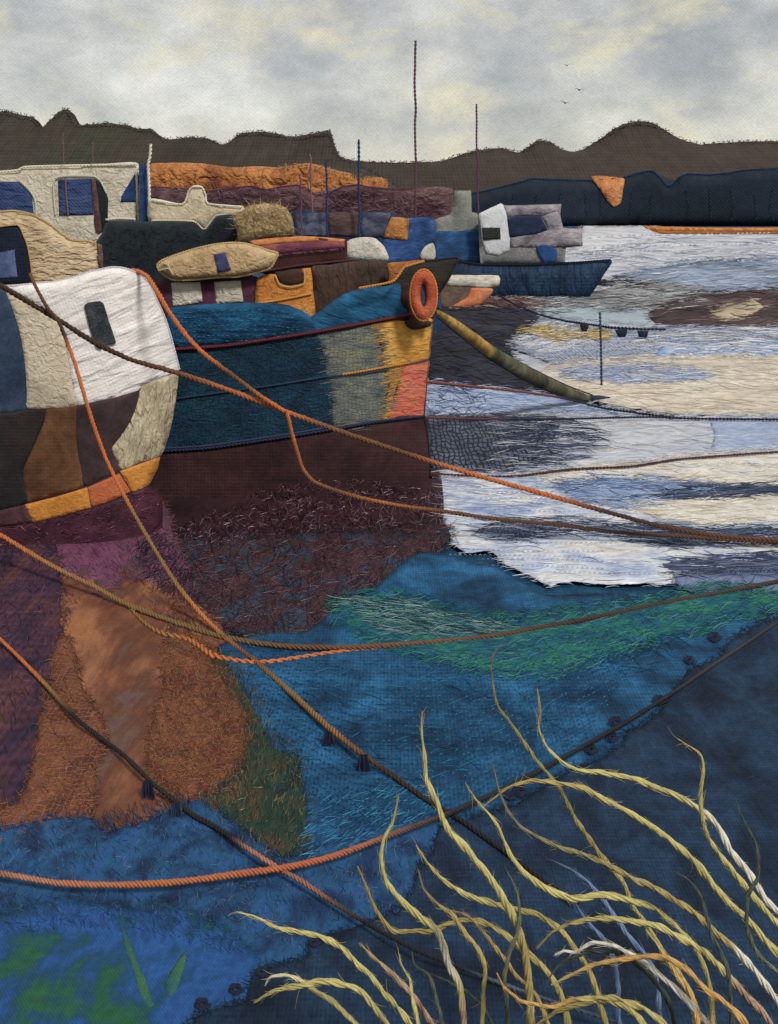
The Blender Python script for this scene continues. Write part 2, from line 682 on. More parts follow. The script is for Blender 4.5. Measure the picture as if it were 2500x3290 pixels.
def cl(cols, d, mott=(1.0, 1.0), weave=0, wamt=0.25, fine=0.22, fsc=(7, 7), crumple=0.0, csc=30.0, bump=1.0, rough=0.85, sheen=0.0,
       contrast=(0.32, 0.68), fleck=None, twill=False, gauze=None, dist=0.4, rot=0.0, spec=0.2, wob=0.10, ridge=0.0, rsc=(60, 12)):
    """cols: dye colours from sparse to dense; mott: blotch frequency per 100 px; weave: thread period in px; d: viewing distance for the relief"""
    MATN[0] += 1
    m = bpy.data.materials.new('dyed_cloth_%03d' % MATN[0])
    m.use_nodes = True
    g = G(m.node_tree)
    fine, bump, wamt = fine * 1.55, bump * 1.5, min(0.6, wamt * 1.6)
    weave = max(weave, 11) if weave else 0
    px = d / F
    tcn = g.n('ShaderNodeUVMap')
    uv = tcn.outputs[0]
    if rot:
        vr = g.n('ShaderNodeVectorRotate', rotation_type='Z_AXIS')
        vr.inputs['Angle'].default_value = math.radians(rot)
        g.l(uv, vr.inputs['Vector'])
        uv = vr.outputs[0]
    seed = (rng.uniform(0, 50), rng.uniform(0, 50), rng.uniform(0, 9))
    mo = g.noise(g.vadd(g.vmul(uv, (mott[0], mott[1], 1)), seed), 1.0, 6, 0.6, dist)
    lo, hi = contrast
    k = len(cols)
    stops = [(lo + (hi - lo) * i / max(1, k - 1), srgb(c)) for i, c in enumerate(cols)]
    color = g.ramp(mo, stops) if k > 1 else None
    if color is None:
        rgb = g.n('ShaderNodeRGB')
        rgb.outputs[0].default_value = srgb(cols[0])
        color = rgb.outputs[0]
    fn = g.noise(g.vadd(g.vmul(uv, (100.0 / fsc[0], 100.0 / fsc[1], 1)), seed), 1.0, 3, 0.65)
    heights = [g.math('MULTIPLY', fn, 0.8)]
    gain = g.math('MULTIPLY_ADD', fn, 2 * fine * 1.6, 1 - fine * 1.6)
    mid = g.noise(g.vadd(g.vmul(uv, (100.0 / (fsc[0] * 3.2), 100.0 / (fsc[1] * 3.2), 1)), (seed[1], seed[0], 4.0)), 1.0, 4, 0.6, 0.3)
    gain = g.math('MULTIPLY', gain, g.math('MULTIPLY_ADD', mid, 1.5 * fine + 0.26, 1 - 0.75 * fine - 0.13))
    gain = g.math('MAXIMUM', gain, 0.25)
    if weave:
        wv = g.noise(g.vmul(uv, (0.9, 0.9, 1)), 1.0, 3, 0.5)
        sp = g.n('ShaderNodeSeparateXYZ')
        g.l(uv, sp.inputs[0])
        ux = g.math('MULTIPLY_ADD', wv, wob * weave * 0.035, sp.outputs[0])
        uy = g.math('MULTIPLY_ADD', wv, wob * weave * 0.035, sp.outputs[1])
        kk = 2 * math.pi * 100.0 / weave
        if twill:
            w1 = g.math('SINE', g.math('MULTIPLY', g.math('ADD', ux, uy), kk * 0.9))
            w1 = g.math('MULTIPLY', w1, 0.4)
        else:
            w1 = g.math('ADD', g.math('MULTIPLY', g.math('SINE', g.math('MULTIPLY', ux, kk)), 0.28), g.math('MULTIPLY', g.math('SINE', g.math('MULTIPLY', uy, kk)), 0.28))
        # single threads run lighter and darker, thicker and thinner
        nh = g.noise(g.vadd(g.vmul(uv, (100.0 / (weave * 9), 100.0 / (weave * 1.25), 1)), seed), 1.0, 2, 0.5)
        nv = g.noise(g.vadd(g.vmul(uv, (100.0 / (weave * 1.25), 100.0 / (weave * 9), 1)), seed), 1.0, 2, 0.5)
        w1 = g.math('ADD', w1, g.math('MULTIPLY_ADD', g.math('ADD', nh, nv), 1.5, -1.5))
        w1 = g.math('MULTIPLY_ADD', w1, 0.5, 0.5)
        heights.append(g.math('MULTIPLY', w1, min(1.2, 0.15 + 2.2 * wamt)))
        gain = g.math('MULTIPLY', gain, g.math('MULTIPLY_ADD', w1, wamt * 2, 1 - wamt))  # also darkens the dye in thread gaps: shade between threads painted into the colour
    if gauze:
        gcol, per, thick = gauze
        wv = g.n('ShaderNodeTexNoise')
        wv.inputs['Scale'].default_value = 2.2
        wv.inputs['Detail'].default_value = 4
        g.l(g.vadd(uv, seed), wv.inputs['Vector'])
        uvd = g.vadd(uv, g.vmul(g.vadd(wv.outputs['Color'], (-0.5, -0.5, -0.5)), (0.42, 0.42, 0)))
        sp = g.n('ShaderNodeSeparateXYZ')
        g.l(uvd, sp.inputs[0])
        kk = 2 * math.pi * 100.0 / per
        sx = g.math('SINE', g.math('MULTIPLY', sp.outputs[0], kk))
        sy = g.math('SINE', g.math('MULTIPLY', sp.outputs[1], kk * 1.15))
        mx = g.math('MAXIMUM', sx, sy)
        th = g.math('MULTIPLY', g.math('SUBTRACT', mx, thick), 2.2, clamp=True)
        color = g.mixc(th, color, srgb(gcol))
        heights.append(g.math('MULTIPLY', th, 1.5))
    if fleck:
        fcol, fscale, fth = fleck
        fk = g.noise(g.vadd(g.vmul(uv, (100.0 / fscale[0], 100.0 / fscale[1], 1)), (seed[1], seed[0], 1)), 1.0, 2, 0.5)
        fm = g.math('MULTIPLY', g.math('SUBTRACT', fk, fth), 9.0, clamp=True)
        color = g.mixc(fm, color, srgb(fcol))
    if crumple:
        cr = g.noise(g.vadd(g.vmul(uv, (100.0 / csc, 100.0 / csc, 1)), seed), 1.0, 4, 0.5, 0.6)
        rid = g.math('ABSOLUTE', g.math('MULTIPLY_ADD', cr, 2.0, -1.0))
        heights.append(g.math('MULTIPLY', rid, crumple * csc * 0.22))
    if ridge:
        rn = g.noise(g.vadd(g.vmul(uv, (100.0 / rsc[0], 100.0 / rsc[1], 1)), seed), 1.0, 3, 0.5, 0.5)
        heights.append(g.math('MULTIPLY', rn, ridge * rsc[1] * 0.5))
    hsum = heights[0]
    for hh in heights[1:]:
        hsum = g.math('ADD', hsum, hh)
    vm = g.n('ShaderNodeVectorMath', operation='SCALE')
    g.l(color, vm.inputs[0])
    g.l(gain, vm.inputs['Scale'])
    bp = g.n('ShaderNodeBump')
    bp.inputs['Strength'].default_value = 0.85
    bp.inputs['Distance'].default_value = 2.0 * px * bump
    g.l(hsum, bp.inputs['Height'])
    pb = g.n('ShaderNodeBsdfPrincipled')
    g.l(vm.outputs[0], pb.inputs['Base Color'])
    g.l(bp.outputs[0], pb.inputs['Normal'])
    pb.inputs['Roughness'].default_value = rough
    pb.inputs['Specular IOR Level'].default_value = spec
    if sheen:
        pb.inputs['Sheen Weight'].default_value = sheen
    out = g.n('ShaderNodeOutputMaterial')
    g.l(pb.outputs[0], out.inputs[0])
    return m


def thread_mat(name, rough=0.8, spec=0.25, metal=0.0, fuzz=True):
    m = bpy.data.materials.new(name)
    m.use_nodes = True
    g = G(m.node_tree)
    at = g.n('ShaderNodeAttribute', attribute_name='Col')
    pb = g.n('ShaderNodeBsdfPrincipled')
    g.l(at.outputs[0], pb.inputs['Base Color'])
    pb.inputs['Roughness'].default_value = rough
    pb.inputs['Specular IOR Level'].default_value = spec
    pb.inputs['Metallic'].default_value = metal
    out = g.n('ShaderNodeOutputMaterial')
    g.l(pb.outputs[0], out.inputs[0])
    return m


THREAD = thread_mat('dyed_thread')
LUREX = thread_mat('glitter_thread', 0.32, 0.6, 0.55)

# ================================================================== THE SETTING
# ------------------------------------------------------------------ water: one sheet to the far shore, pieced cloth laid over it
WB = cl([(14, 50, 80), (20, 66, 100), (26, 80, 118)], 9, (0.8, 0.8), weave=11, wamt=0.3)


def big_sheet():
    xs = np.array([-900, -300, -120, -60, -30, -15, -8, -4, 0, 4, 8, 15, 30, 60, 120, 300, 900.0])
    ys = np.array([4.0, 5, 6, 7, 8, 10, 12, 15, 20, 30, 50, 80, 140, 260, 420, 900, 2500.0])
    V = np.array([(x, y, -0.006) for y in ys for x in xs])
    n = len(xs)
    Fc = [(j * n + i, j * n + i + 1, (j + 1) * n + i + 1, (j + 1) * n + i) for j in range(len(ys) - 1) for i in range(n - 1)]
    uv = np.stack([V[:, 0] * 4.0, V[:, 1] * 2.4], 1)
    return link_mesh('water', V, Fc, WB, None, uv, smooth=False)


water = big_sheet()
tag(water, 'harbour water pieced from teal, lilac, white and navy cloth', None, None, 'structure')
LAY = [0]
DONE = []
DYES = {}


def wp(label, pts, mat, t=4.0, rag=3.0, wr=2.5, grid=16, wst=(0.45, 1.6), wsc=45, smooth=True, er=12, name='water_patch', fr=4.0):
    LAY[0] += 1
    ys = [q[1] for q in pts]
    pl = catmull(pts, True, 14)
    lv = 0
    for (q2, l2) in DONE:
        if (q2.min(0) < pl.max(0)).all() and (pl.min(0) < q2.max(0)).all() and (inside(pl, q2).any() or inside(q2, pl).any()):
            lv = max(lv, l2 + 1)
    DONE.append((pl, lv))
    s = Wat(LAY[0], (min(ys) + max(ys)) / 2, lv)
    o = cloth(name, pts, s, mat, water, t=min(t, 1.2), grid=grid, rag=rag, wr=0, wst=wst, wsc=wsc, lift=0.4, smooth=smooth, er=er, label=label, skirt=2.0)
    if fr and mat.name in DYES:
        per = np.linalg.norm(np.diff(pl, axis=0), axis=1).sum()
        scatter('frayed_edge', pts, s, int(per / fr), (12, 50), 0 if max(ys) < 1960 else 0, 8 if max(ys) < 1960 else 60, DYES[mat.name], 1.3, water, h=(0.5, 3), edge=9, over=11)
    return s


def wmid(pts):
    ys = [q[1] for q in pts]
    return float(wd(np.array((min(ys) + max(ys)) / 2.0)))


def wmat(cols, pts, **kw):
    kw.setdefault('mott', (0.35, 1.8))
    kw.setdefault('fsc', (26, 5))
    m = cl(cols, wmid(pts), **kw)
    DYES[m.name] = cols
    return m


WHT, PALE, LIL, SKYB, BEI = (205, 205, 208), (176, 180, 192), (152, 158, 180), (128, 150, 190), (196, 182, 160)
NAV, SLA, INK = (38, 50, 78), (78, 92, 120), (26, 34, 52)

# --- far right water
p = [(1378, 742), (1560, 740), (1800, 735), (1900, 733), (2100, 736), (2330, 745), (3300, 752), (3300, 1200), (2400, 1200), (2000, 1230), (1700, 1240), (1378, 1240)]
s = wp('pale lilac cloth of the farthest open water', p, wmat([(150, 153, 168), (178, 181, 194), (204, 205, 212)], p, mott=(0.3, 2.2), ridge=0.5), rag=1)
scatter('loose_threads', [(1830, 800), (2100, 760), (2700, 780), (2700, 920), (2100, 900), (1900, 930)], s, 420, (40, 130), -2, 4, [WHT, PALE, LIL, (120, 132, 152)], 1.5, water, h=(3, 6))
p = [(1812, 826), (1845, 790), (1872, 732), (1884, 710), (1911, 726), (1990, 722), (2065, 723), (2110, 745), (2140, 768), (2060, 775), (1930, 800)]
wp('white satin wedge of water at the foot of the navy hedge', p, wmat([(176, 178, 186), (200, 200, 206)], p, weave=8, wamt=0.06, rough=0.6), rag=1)
for yy, ym in ((762, 12), (795, 10), (812, -6), (838, -10)):
    stitches('stitch_row', [(1850, yy + 12), (2000, yy), (2250, yy - ym * 0.3), (2600, yy - ym)], s, 14, 10, [(120, 120, 132), (225, 225, 228)], 1.6, water, h=8)
p = [(1965, 888), (2090, 866), (2214, 846), (2380, 832), (3300, 826), (3300, 930), (2500, 929), (2274, 941), (2190, 925), (2095, 906)]
s = wp('blue-grey band of stitched water', p, wmat([(98, 112, 136), (126, 142, 170), (150, 164, 192)], p))
scatter('loose_threads', p, s, 260, (40, 120), -3, 5, [(150, 160, 180), (90, 104, 128), (176, 182, 196), (120, 140, 180)], 1.6, water, h=(4, 8))
p = [(1690, 962), (1900, 940), (2000, 918), (2100, 908), (2190, 925), (2274, 940), (2262, 976), (2180, 985), (2060, 990), (1938, 1000), (1720, 996)]
s = wp('grey threaded water beside the navy launch', p, wmat([(86, 88, 92), (122, 124, 128), (150, 152, 158)], p))
scatter('loose_threads', p, s, 320, (30, 100), 1, 6, [(170, 172, 176), (96, 98, 104), (74, 72, 76), (200, 200, 204)], 1.6, water, h=(4, 9), over=10)
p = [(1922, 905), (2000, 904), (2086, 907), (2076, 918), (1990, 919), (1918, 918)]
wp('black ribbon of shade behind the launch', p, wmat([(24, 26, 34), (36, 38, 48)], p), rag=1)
p = [(1722, 996), (1800, 988), (1929, 998), (2010, 1003), (2071, 1016), (2098, 1046), (2020, 1044), (1946, 1036), (1850, 1028), (1768, 1017)]
wp('pale aqua strip of water', p, wmat([(136, 152, 166), (160, 176, 186)], p, fine=0.1), rag=1.5)
p = [(2083, 1010), (2140, 980), (2214, 957), (2333, 945), (2420, 936), (3300, 926), (3300, 1060), (2500, 1060), (2400, 1052), (2304, 1060), (2125, 1050)]
s = wp('maroon-brown band of water at the right', p, wmat([(46, 34, 38), (74, 56, 58), (98, 80, 82)], p))
scatter('loose_threads', p, s, 330, (30, 110), -1, 7, [(92, 72, 74), (52, 38, 42), (130, 112, 112), (40, 40, 52)], 1.7, water, h=(4, 9), over=8)
p = [(2286, 1003), (2350, 986), (2423, 973), (2455, 990), (2420, 1010), (2363, 1027), (2300, 1020)]
wp('cream fleck in the maroon water', p, wmat([(160, 142, 118), (196, 178, 152)], p), rag=3)
p = [(1500, 996), (1560, 950), (1640, 952), (1690, 962), (1760, 980), (1700, 1003), (1600, 1003)]
s = wp('maroon threaded water under the orange dinghy', p, wmat([(52, 34, 40), (92, 66, 68), (120, 104, 104)], p))
scatter('loose_threads', p, s, 130, (20, 70), 6, 8, [(150, 136, 134), (96, 60, 62), (60, 44, 50)], 1.6, water, h=(4, 8))

# --- shaded water right of the bow
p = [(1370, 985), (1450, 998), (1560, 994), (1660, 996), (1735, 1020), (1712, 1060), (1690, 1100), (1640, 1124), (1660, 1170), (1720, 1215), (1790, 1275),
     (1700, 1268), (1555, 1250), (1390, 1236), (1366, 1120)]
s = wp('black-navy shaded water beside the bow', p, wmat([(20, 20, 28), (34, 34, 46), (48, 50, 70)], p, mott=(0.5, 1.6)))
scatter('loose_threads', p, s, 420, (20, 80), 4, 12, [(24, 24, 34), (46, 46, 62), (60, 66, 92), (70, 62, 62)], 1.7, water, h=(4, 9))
p = [(1640, 1120), (1690, 1085), (1735, 1030), (1850, 1040), (2000, 1062), (2130, 1056), (2330, 1062), (3300, 1060), (3300, 1165), (2400, 1165), (2171, 1168), (1939, 1172), (1800, 1180), (1720, 1150)]
s = wp('blue-grey gauze water with white fleece', p, wmat([(132, 142, 166), (158, 166, 188), (190, 194, 206)], p, gauze=((118, 128, 154), 11, 0.55)))
scatter('loose_threads', [(1650, 1105), (1760, 1040), (1900, 1060), (1900, 1110), (1760, 1140)], s, 220, (24, 80), -6, 12, [WHT, (214, 214, 218), PALE, (190, 186, 198)], 1.6, water, h=(3, 6), label='white fleece fibres')
scatter('loose_threads', [(2050, 1068), (2250, 1065), (2700, 1062), (2700, 1150), (2300, 1150), (2060, 1110)], s, 380, (40, 130), 2, 4, [WHT, (222, 222, 226), PALE, SKYB, (146, 164, 200), BEI], 2.0, water, h=(5, 12))
p = [(2050, 1150), (2250, 1138), (3300, 1128), (3300, 1190), (2400, 1184), (2200, 1190)]
wp('white haze of thread above the beige water', p, wmat([(184, 188, 200), (206, 207, 212)], p), rag=6)
p = [(2150, 1108), (2300, 1116), (3300, 1100), (3300, 1142), (2400, 1150), (2200, 1140), (2110, 1150)]
wp('sky-blue wash in the far water', p, wmat([(126, 152, 200), (160, 178, 208)], p), rag=6)
p = [(1676, 1068), (1740, 1062), (1800, 1072), (1862, 1068), (1960, 1080), (1950, 1094), (1860, 1092), (1800, 1100), (1740, 1084)]
s = wp('ochre streak floating on the gauze water', p, wmat([(150, 138, 108), (172, 152, 98)], p), rag=6)
scatter('loose_threads', p, s, 110, (20, 70), -2, 10, [(168, 138, 66), (140, 116, 60), (200, 176, 110)], 1.8, water, h=(4, 9), over=8)
p = [(1735, 1205), (1790, 1180), (1939, 1166), (2171, 1160), (2400, 1158), (3300, 1150), (3300, 1345), (2500, 1345), (2206, 1342), (2040, 1322), (1930, 1300), (1850, 1270), (1790, 1245)]
s = wp('broad sand-beige water', p, wmat([(178, 168, 154), (200, 189, 172), (214, 205, 192)], p, mott=(0.25, 2.4), weave=10, wamt=0.06))
scatter('loose_threads', p, s, 800, (30, 120), 1, 5, [(206, 194, 176), (186, 170, 148), (176, 164, 152), (214, 206, 194)], 1.6, water, h=(3, 7))
p = [(1800, 1200), (1866, 1190), (1966, 1196), (2080, 1190), (2200, 1198), (2275, 1214), (2262, 1226), (2103, 1232), (1980, 1236), (1863, 1222)]
s = wp('light blue streak in the beige water', p, wmat([(128, 144, 178), (160, 172, 198)], p), rag=5)
scatter('loose_threads', p, s, 160, (30, 110), 1, 6, [(120, 136, 174), (150, 166, 200), (186, 190, 202)], 1.7, water, h=(4, 8), over=14)
# --- wedge between the red and the navy mooring lines
p = [(1364, 1238), (1480, 1244), (1600, 1254), (1740, 1272), (1840, 1296), (1960, 1322), (2120, 1343), (1900, 1347), (1700, 1350), (1500, 1350), (1360, 1346)]
s = wp('light blue wedge of water between two mooring lines', p, wmat([(122, 140, 180), (152, 170, 206), (180, 192, 214)], p, gauze=((100, 116, 156), 13, 0.9)))
scatter('loose_threads', [(1372, 1240), (1560, 1256), (1560, 1340), (1372, 1340)], s, 110, (20, 70), 5, 30, [(70, 82, 116), (52, 64, 96), (104, 122, 160)], 1.7, water, h=(4, 9))
scatter('loose_threads', p, s, 220, (30, 110), 4, 8, [(150, 166, 204), (190, 196, 210), (110, 128, 168)], 1.7, water, h=(4, 9))
# --- between the navy line and the plum line
p = [(1600, 1350), (1900, 1348), (2200, 1348), (3300, 1350), (3300, 1446), (2500, 1454), (2171, 1482), (2034, 1502), (1829, 1512), (1600, 1530)]
s = wp('pale lilac-grey water between the dark lines', p, wmat([(158, 163, 180), (180, 185, 198), (198, 200, 208)], p, fine=0.14))
scatter('loose_threads', p, s, 420, (40, 130), -2, 6, [PALE, WHT, (160, 164, 182), (186, 180, 172)], 1.6, water, h=(3, 7))
p = [(2285, 1362), (2420, 1358), (3300, 1360), (3300, 1446), (2500, 1452), (2290, 1466), (2296, 1410)]
wp('soft blue square of water at the right edge', p, wmat([(136, 154, 190), (162, 176, 202)], p), rag=2)
p = [(1366, 1350), (1500, 1350), (1660, 1350), (1780, 1350), (1800, 1380), (1780, 1420), (1790, 1460), (1740, 1500), (1690, 1526), (1520, 1528), (1396, 1526), (1376, 1440)]
s = wp('dark slate gauze water against the bow', p, wmat([(58, 66, 86), (80, 90, 110), (106, 114, 132)], p, gauze=((34, 40, 60), 15, 0.45), mott=(1, 1.4)), rag=5)
scatter('loose_threads', [(1640, 1352), (1800, 1352), (1920, 1400), (1900, 1470), (1700, 1524)], s, 260, (40, 150), 2, 4, [(44, 54, 82), (56, 66, 96), (70, 82, 112), (180, 184, 196), (120, 128, 150)], 2.0, water, h=(5, 11))
# --- white water below the plum line
p = [(1408, 1526), (1530, 1534), (1658, 1534), (1829, 1514), (2034, 1502), (2171, 1482), (2500, 1455), (3300, 1446), (3300, 1800), (2500, 1806), (2330, 1840), (2206, 1862), (2171, 1888),
     (2034, 1888), (1932, 1891), (1829, 1881), (1761, 1894), (1692, 1860), (1624, 1826), (1576, 1785), (1501, 1788), (1460, 1764), (1424, 1705), (1416, 1620)]
s = wp('frothy white and pale blue water off the bow', p, wmat([(128, 148, 192), (160, 174, 206), (188, 196, 212), (206, 207, 211), (196, 190, 184)], p, mott=(0.5, 2.4), ridge=0.6), rag=4, fr=12)
WHP = p
WHS = s
scatter('loose_threads', [(1430, 1540), (2000, 1520), (2000, 1700), (1450, 1700)], s, 200, (30, 130), 3, 5, [SKYB, PALE, WHT, (130, 148, 188)], 1.5, water, h=(4, 9))
p = [(1735, 1542), (1850, 1518), (2034, 1502), (2200, 1486), (3300, 1462), (3300, 1575), (2400, 1574), (2240, 1574), (2100, 1560), (1966, 1556), (1860, 1560), (1770, 1566)]
s = wp('sand-beige band under the plum line', p, wmat([(184, 180, 174), (204, 199, 190), (216, 212, 206)], p), rag=4)
scatter('loose_threads', p, s, 380, (30, 120), -2, 5, [(208, 196, 176), (182, 168, 146), (220, 212, 200)], 1.7, water, h=(3, 8))
p = [(2140, 1490), (2320, 1472), (3300, 1458), (3300, 1512), (2420, 1508), (2200, 1504)]
s = wp('bright white streak of water at the right edge', p, wmat([(190, 188, 184), (212, 208, 204)], p, fine=0.12), rag=3)
p = [(1800, 1570), (1960, 1556), (2100, 1562), (2240, 1576), (2330, 1590), (2200, 1604), (2060, 1640), (1900, 1628), (1830, 1606)]
s = wp('light blue ripple under the beige band', p, wmat([(110, 136, 182), (140, 160, 196)], p), rag=6)
scatter('loose_threads', p, s, 260, (30, 110), 2, 8, [(96, 118, 164), (130, 152, 194), (170, 182, 204), (60, 74, 110)], 1.7, water, h=(4, 9), over=14)
p = [(2030, 1640), (2200, 1612), (2330, 1606), (3300, 1594), (3300, 1690), (2500, 1692), (2308, 1702), (2200, 1690), (2100, 1676)]
s = wp('lower sand-beige water by the brown ropes', p, wmat([(180, 176, 170), (202, 196, 186), (214, 210, 203)], p), rag=4)
scatter('loose_threads', p, s, 300, (30, 120), -2, 5, [(204, 192, 172), (178, 166, 146), (214, 206, 194)], 1.7, water, h=(3, 8))
p = [(2120, 1604), (2220, 1592), (2308, 1584), (2420, 1580), (3300, 1566), (3300, 1602), (2440, 1606), (2308, 1616), (2200, 1616)]
s = wp('navy streak across the beige water', p, wmat([(44, 54, 80), (66, 78, 106)], p), rag=4)
scatter('loose_threads', p, s, 240, (40, 140), -3, 4, [(44, 54, 82), (62, 76, 108), (84, 98, 128)], 1.9, water, h=(4, 9), over=8)
p = [(1530, 1728), (1590, 1694), (1700, 1690), (1829, 1692), (1960, 1706), (2103, 1704), (2300, 1712), (3300, 1712), (3300, 1768), (2400, 1762), (2171, 1772), (2040, 1748), (1898, 1724), (1760, 1730), (1658, 1750), (1600, 1742)]
s = wp('frayed navy band in the white water', p, wmat([(52, 64, 92), (78, 92, 120), (104, 118, 142)], p, gauze=((36, 46, 72), 12, 0.6)), rag=6)
scatter('loose_threads', p, s, 420, (40, 140), 3, 5, [(40, 50, 78), (54, 66, 96), (80, 94, 126), (150, 158, 178)], 1.9, water, h=(4, 10), over=16)
p = [(2130, 1826), (2260, 1812), (2500, 1800), (3300, 1790), (3300, 1856), (2400, 1862), (2206, 1862), (2160, 1846)]
s = wp('navy ribbon of water above the lilac corner', p, wmat([(54, 64, 94), (78, 90, 122)], p), rag=5)
scatter('loose_threads', p, s, 320, (40, 140), 0, 6, [(46, 56, 86), (64, 76, 110), (110, 122, 152)], 1.8, water, h=(4, 9), over=10)
p = [(2170, 1870), (2330, 1860), (3300, 1852), (3300, 1960), (2480, 1950), (2260, 1928), (2190, 1906)]
wp('smooth lilac-blue corner of water', p, wmat([(92, 108, 148), (112, 126, 162)], p, weave=9, wamt=0.1, fsc=(9, 9)), rag=2)
scatter('loose_threads', WHP, WHS, 420, (30, 120), 2, 4, [WHT, (216, 216, 220), (178, 186, 206), SKYB], 1.8, water, h=(3, 9), edge=90)
for k in range(16):
    yb = 1560 + k * 20 + rng.uniform(-5, 5)
    xa = rng.uniform(1440, 1800)
    stitches('stitch_row', [(xa, yb), (xa + 200, yb + rng.uniform(-6, 10)), (xa + rng.uniform(320, 520), yb + rng.uniform(0, 16))], WHS, 16, 10, [(86, 100, 134), (120, 134, 168), (150, 160, 186)], 1.4, water, h=8)

# --- reflections of the barge: plum and glitter cloth at the waterline
p = [(470, 1560), (700, 1560), (1000, 1550), (1300, 1535), (1410, 1530), (1419, 1698), (1300, 1718), (1100, 1730), (800, 1748), (620, 1770), (540, 1760)]
s = wp('dark plum glitter cloth along the barge waterline', p, wmat([(38, 21, 26), (52, 28, 34), (66, 35, 45)], p, mott=(1, 1.5), fsc=(6, 6)), rag=1, t=3, fr=0)
GLS = s
scatter('glitter_threads', [(560, 1735), (640, 1680), (760, 1640), (900, 1600), (1100, 1575), (1300, 1580), (1410, 1600), (1415, 1695), (1200, 1720), (900, 1735), (680, 1770)], s, 1500, (10, 34), -20, 60,
        [(120, 62, 96), (160, 110, 140), (84, 34, 58), (60, 30, 44), (190, 160, 176), (50, 34, 40)], 1.3, water, LUREX, h=(4, 14), label='plum glitter hairs at the waterline')
p = [(540, 1752), (800, 1742), (1100, 1728), (1300, 1716), (1425, 1700), (1446, 1750), (1400, 1790), (1330, 1806), (1250, 1880), (1180, 1930), (1090, 1955), (1060, 2020), (980, 2050), (900, 2080), (800, 2060),
     (700, 2010), (640, 1960), (590, 1880)]
s = wp('fuzzy plum-brown cloth over teal water', p, wmat([(34, 66, 92), (44, 62, 82), (58, 42, 52), (70, 42, 46), (84, 52, 52)], p, mott=(1.1, 1.6), fsc=(8, 6), dist=1.0), rag=9, t=3)
scatter('glitter_threads', p, s, 2600, (20, 70), -25, 45, [(92, 56, 66), (120, 78, 84), (62, 36, 46), (48, 70, 96), (150, 116, 124), (46, 34, 44), (100, 50, 70)], 1.2, water, LUREX, h=(3, 10), over=18, label='plum and brown fuzz')

# --- magenta, rust and brown reflection of the white boat
p = [(-600, 1700), (0, 1700), (179, 1690), (357, 1660), (480, 1600), (530, 1640), (560, 1760), (640, 1960), (700, 2010), (740, 2120), (640, 2120), (560, 2100), (540, 2240), (520, 2420), (600, 2560),
     (560, 2640), (446, 2668), (333, 2690), (280, 2640), (-600, 2720)]
s = wp('brown and bronze satin reflection below the white boat', p, wmat([(98, 54, 74), (102, 74, 66), (96, 56, 42), (120, 72, 52), (146, 94, 66), (158, 100, 58), (110, 92, 76)], p, mott=(0.55, 0.42), contrast=(0.28, 0.72), fine=0.10, fsc=(8, 8), weave=9, wamt=0.05, rough=0.6), rag=3, wst=(1, 1))
p = [(160, 1752), (357, 1712), (515, 1640), (560, 1760), (590, 1850), (560, 1880), (500, 1850), (440, 1880), (400, 1870), (330, 1930), (260, 1880), (190, 1850)]
s = wp('magenta satin at the foot of the white boat', p, wmat([(100, 50, 84), (122, 66, 100), (92, 58, 72), (80, 66, 66)], p, mott=(1, 1), fine=0.10, fsc=(8, 8), weave=9, wamt=0.05), rag=26, wst=(1, 1), t=1, fr=2.0)
scatter('glitter_threads', [(440, 1770), (520, 1740), (600, 1860), (650, 1960), (560, 1940), (450, 1860)], s, 480, (20, 60), -40, 30, [(60, 36, 62), (90, 60, 90), (44, 38, 58), (130, 100, 130)], 1.3, water, LUREX, h=(3, 9))
p = [(-600, 1775), (0, 1775), (175, 1765), (196, 1957), (190, 2106), (150, 2285), (95, 2523), (40, 2620), (-600, 2640)]
s = wp('plum and indigo knitted cloth at the left edge', p, wmat([(36, 30, 50), (56, 36, 60), (74, 44, 58), (92, 54, 50)], p, mott=(1.2, 0.7), weave=26, wamt=0.34, wob=0.6, fsc=(8, 10)), rag=6, wr=4, wst=(1, 1))
scatter('loose_threads', p, s, 900, (14, 44), 75, 25, [(52, 38, 60), (84, 56, 76), (104, 66, 60), (34, 30, 44), (70, 44, 40)], 1.8, water, h=(4, 11))
p = [(196, 2060), (235, 2106), (262, 2225), (338, 2374), (310, 2500), (300, 2620), (250, 2690), (120, 2720), (-600, 2740), (-600, 2620), (40, 2610), (95, 2523), (140, 2285)]
s = wp('rust open-mesh cloth at the left', p, wmat([(66, 40, 48), (88, 50, 42), (114, 66, 48), (130, 80, 58)], p, gauze=((138, 84, 60), 17, 0.55), mott=(1, 1), fsc=(7, 7)), rag=8, wr=4, wst=(1, 1))
scatter('loose_threads', p, s, 700, (14, 50), 10, 50, [(156, 96, 70), (126, 72, 50), (92, 50, 36), (140, 104, 60)], 1.2, water, h=(3, 7), over=12)
p = [(565, 1930), (628, 1985), (610, 2060), (700, 2120), (740, 2195), (806, 2314), (790, 2493), (740, 2600), (600, 2590), (494, 2500), (476, 2404), (520, 2255), (530, 2106), (555, 2010)]
s = wp('rust looped mesh cloth by the crossing ropes', p, wmat([(60, 36, 46), (84, 46, 38), (112, 62, 44), (126, 76, 52), (86, 58, 40)], p, gauze=((142, 84, 58), 15, 0.6), mott=(1, 1), fsc=(7, 7), fleck=((120, 46, 44), (50, 50), 0.62)), rag=10, wr=4, wst=(1, 1))
scatter('loose_threads', p, s, 1500, (14, 46), 30, 70, [(152, 92, 64), (128, 76, 54), (96, 52, 40), (140, 104, 50), (160, 100, 76), (110, 50, 46)], 1.2, water, h=(3, 7), over=14, curl=0.9)
p = [(690, 2130), (800, 2190), (850, 2330), (890, 2400), (955, 2430), (976, 2550), (1004, 2668), (1014, 2748), (900, 2778), (800, 2720), (750, 2672), (640, 2600), (700, 2560), (780, 2480), (800, 2330)]
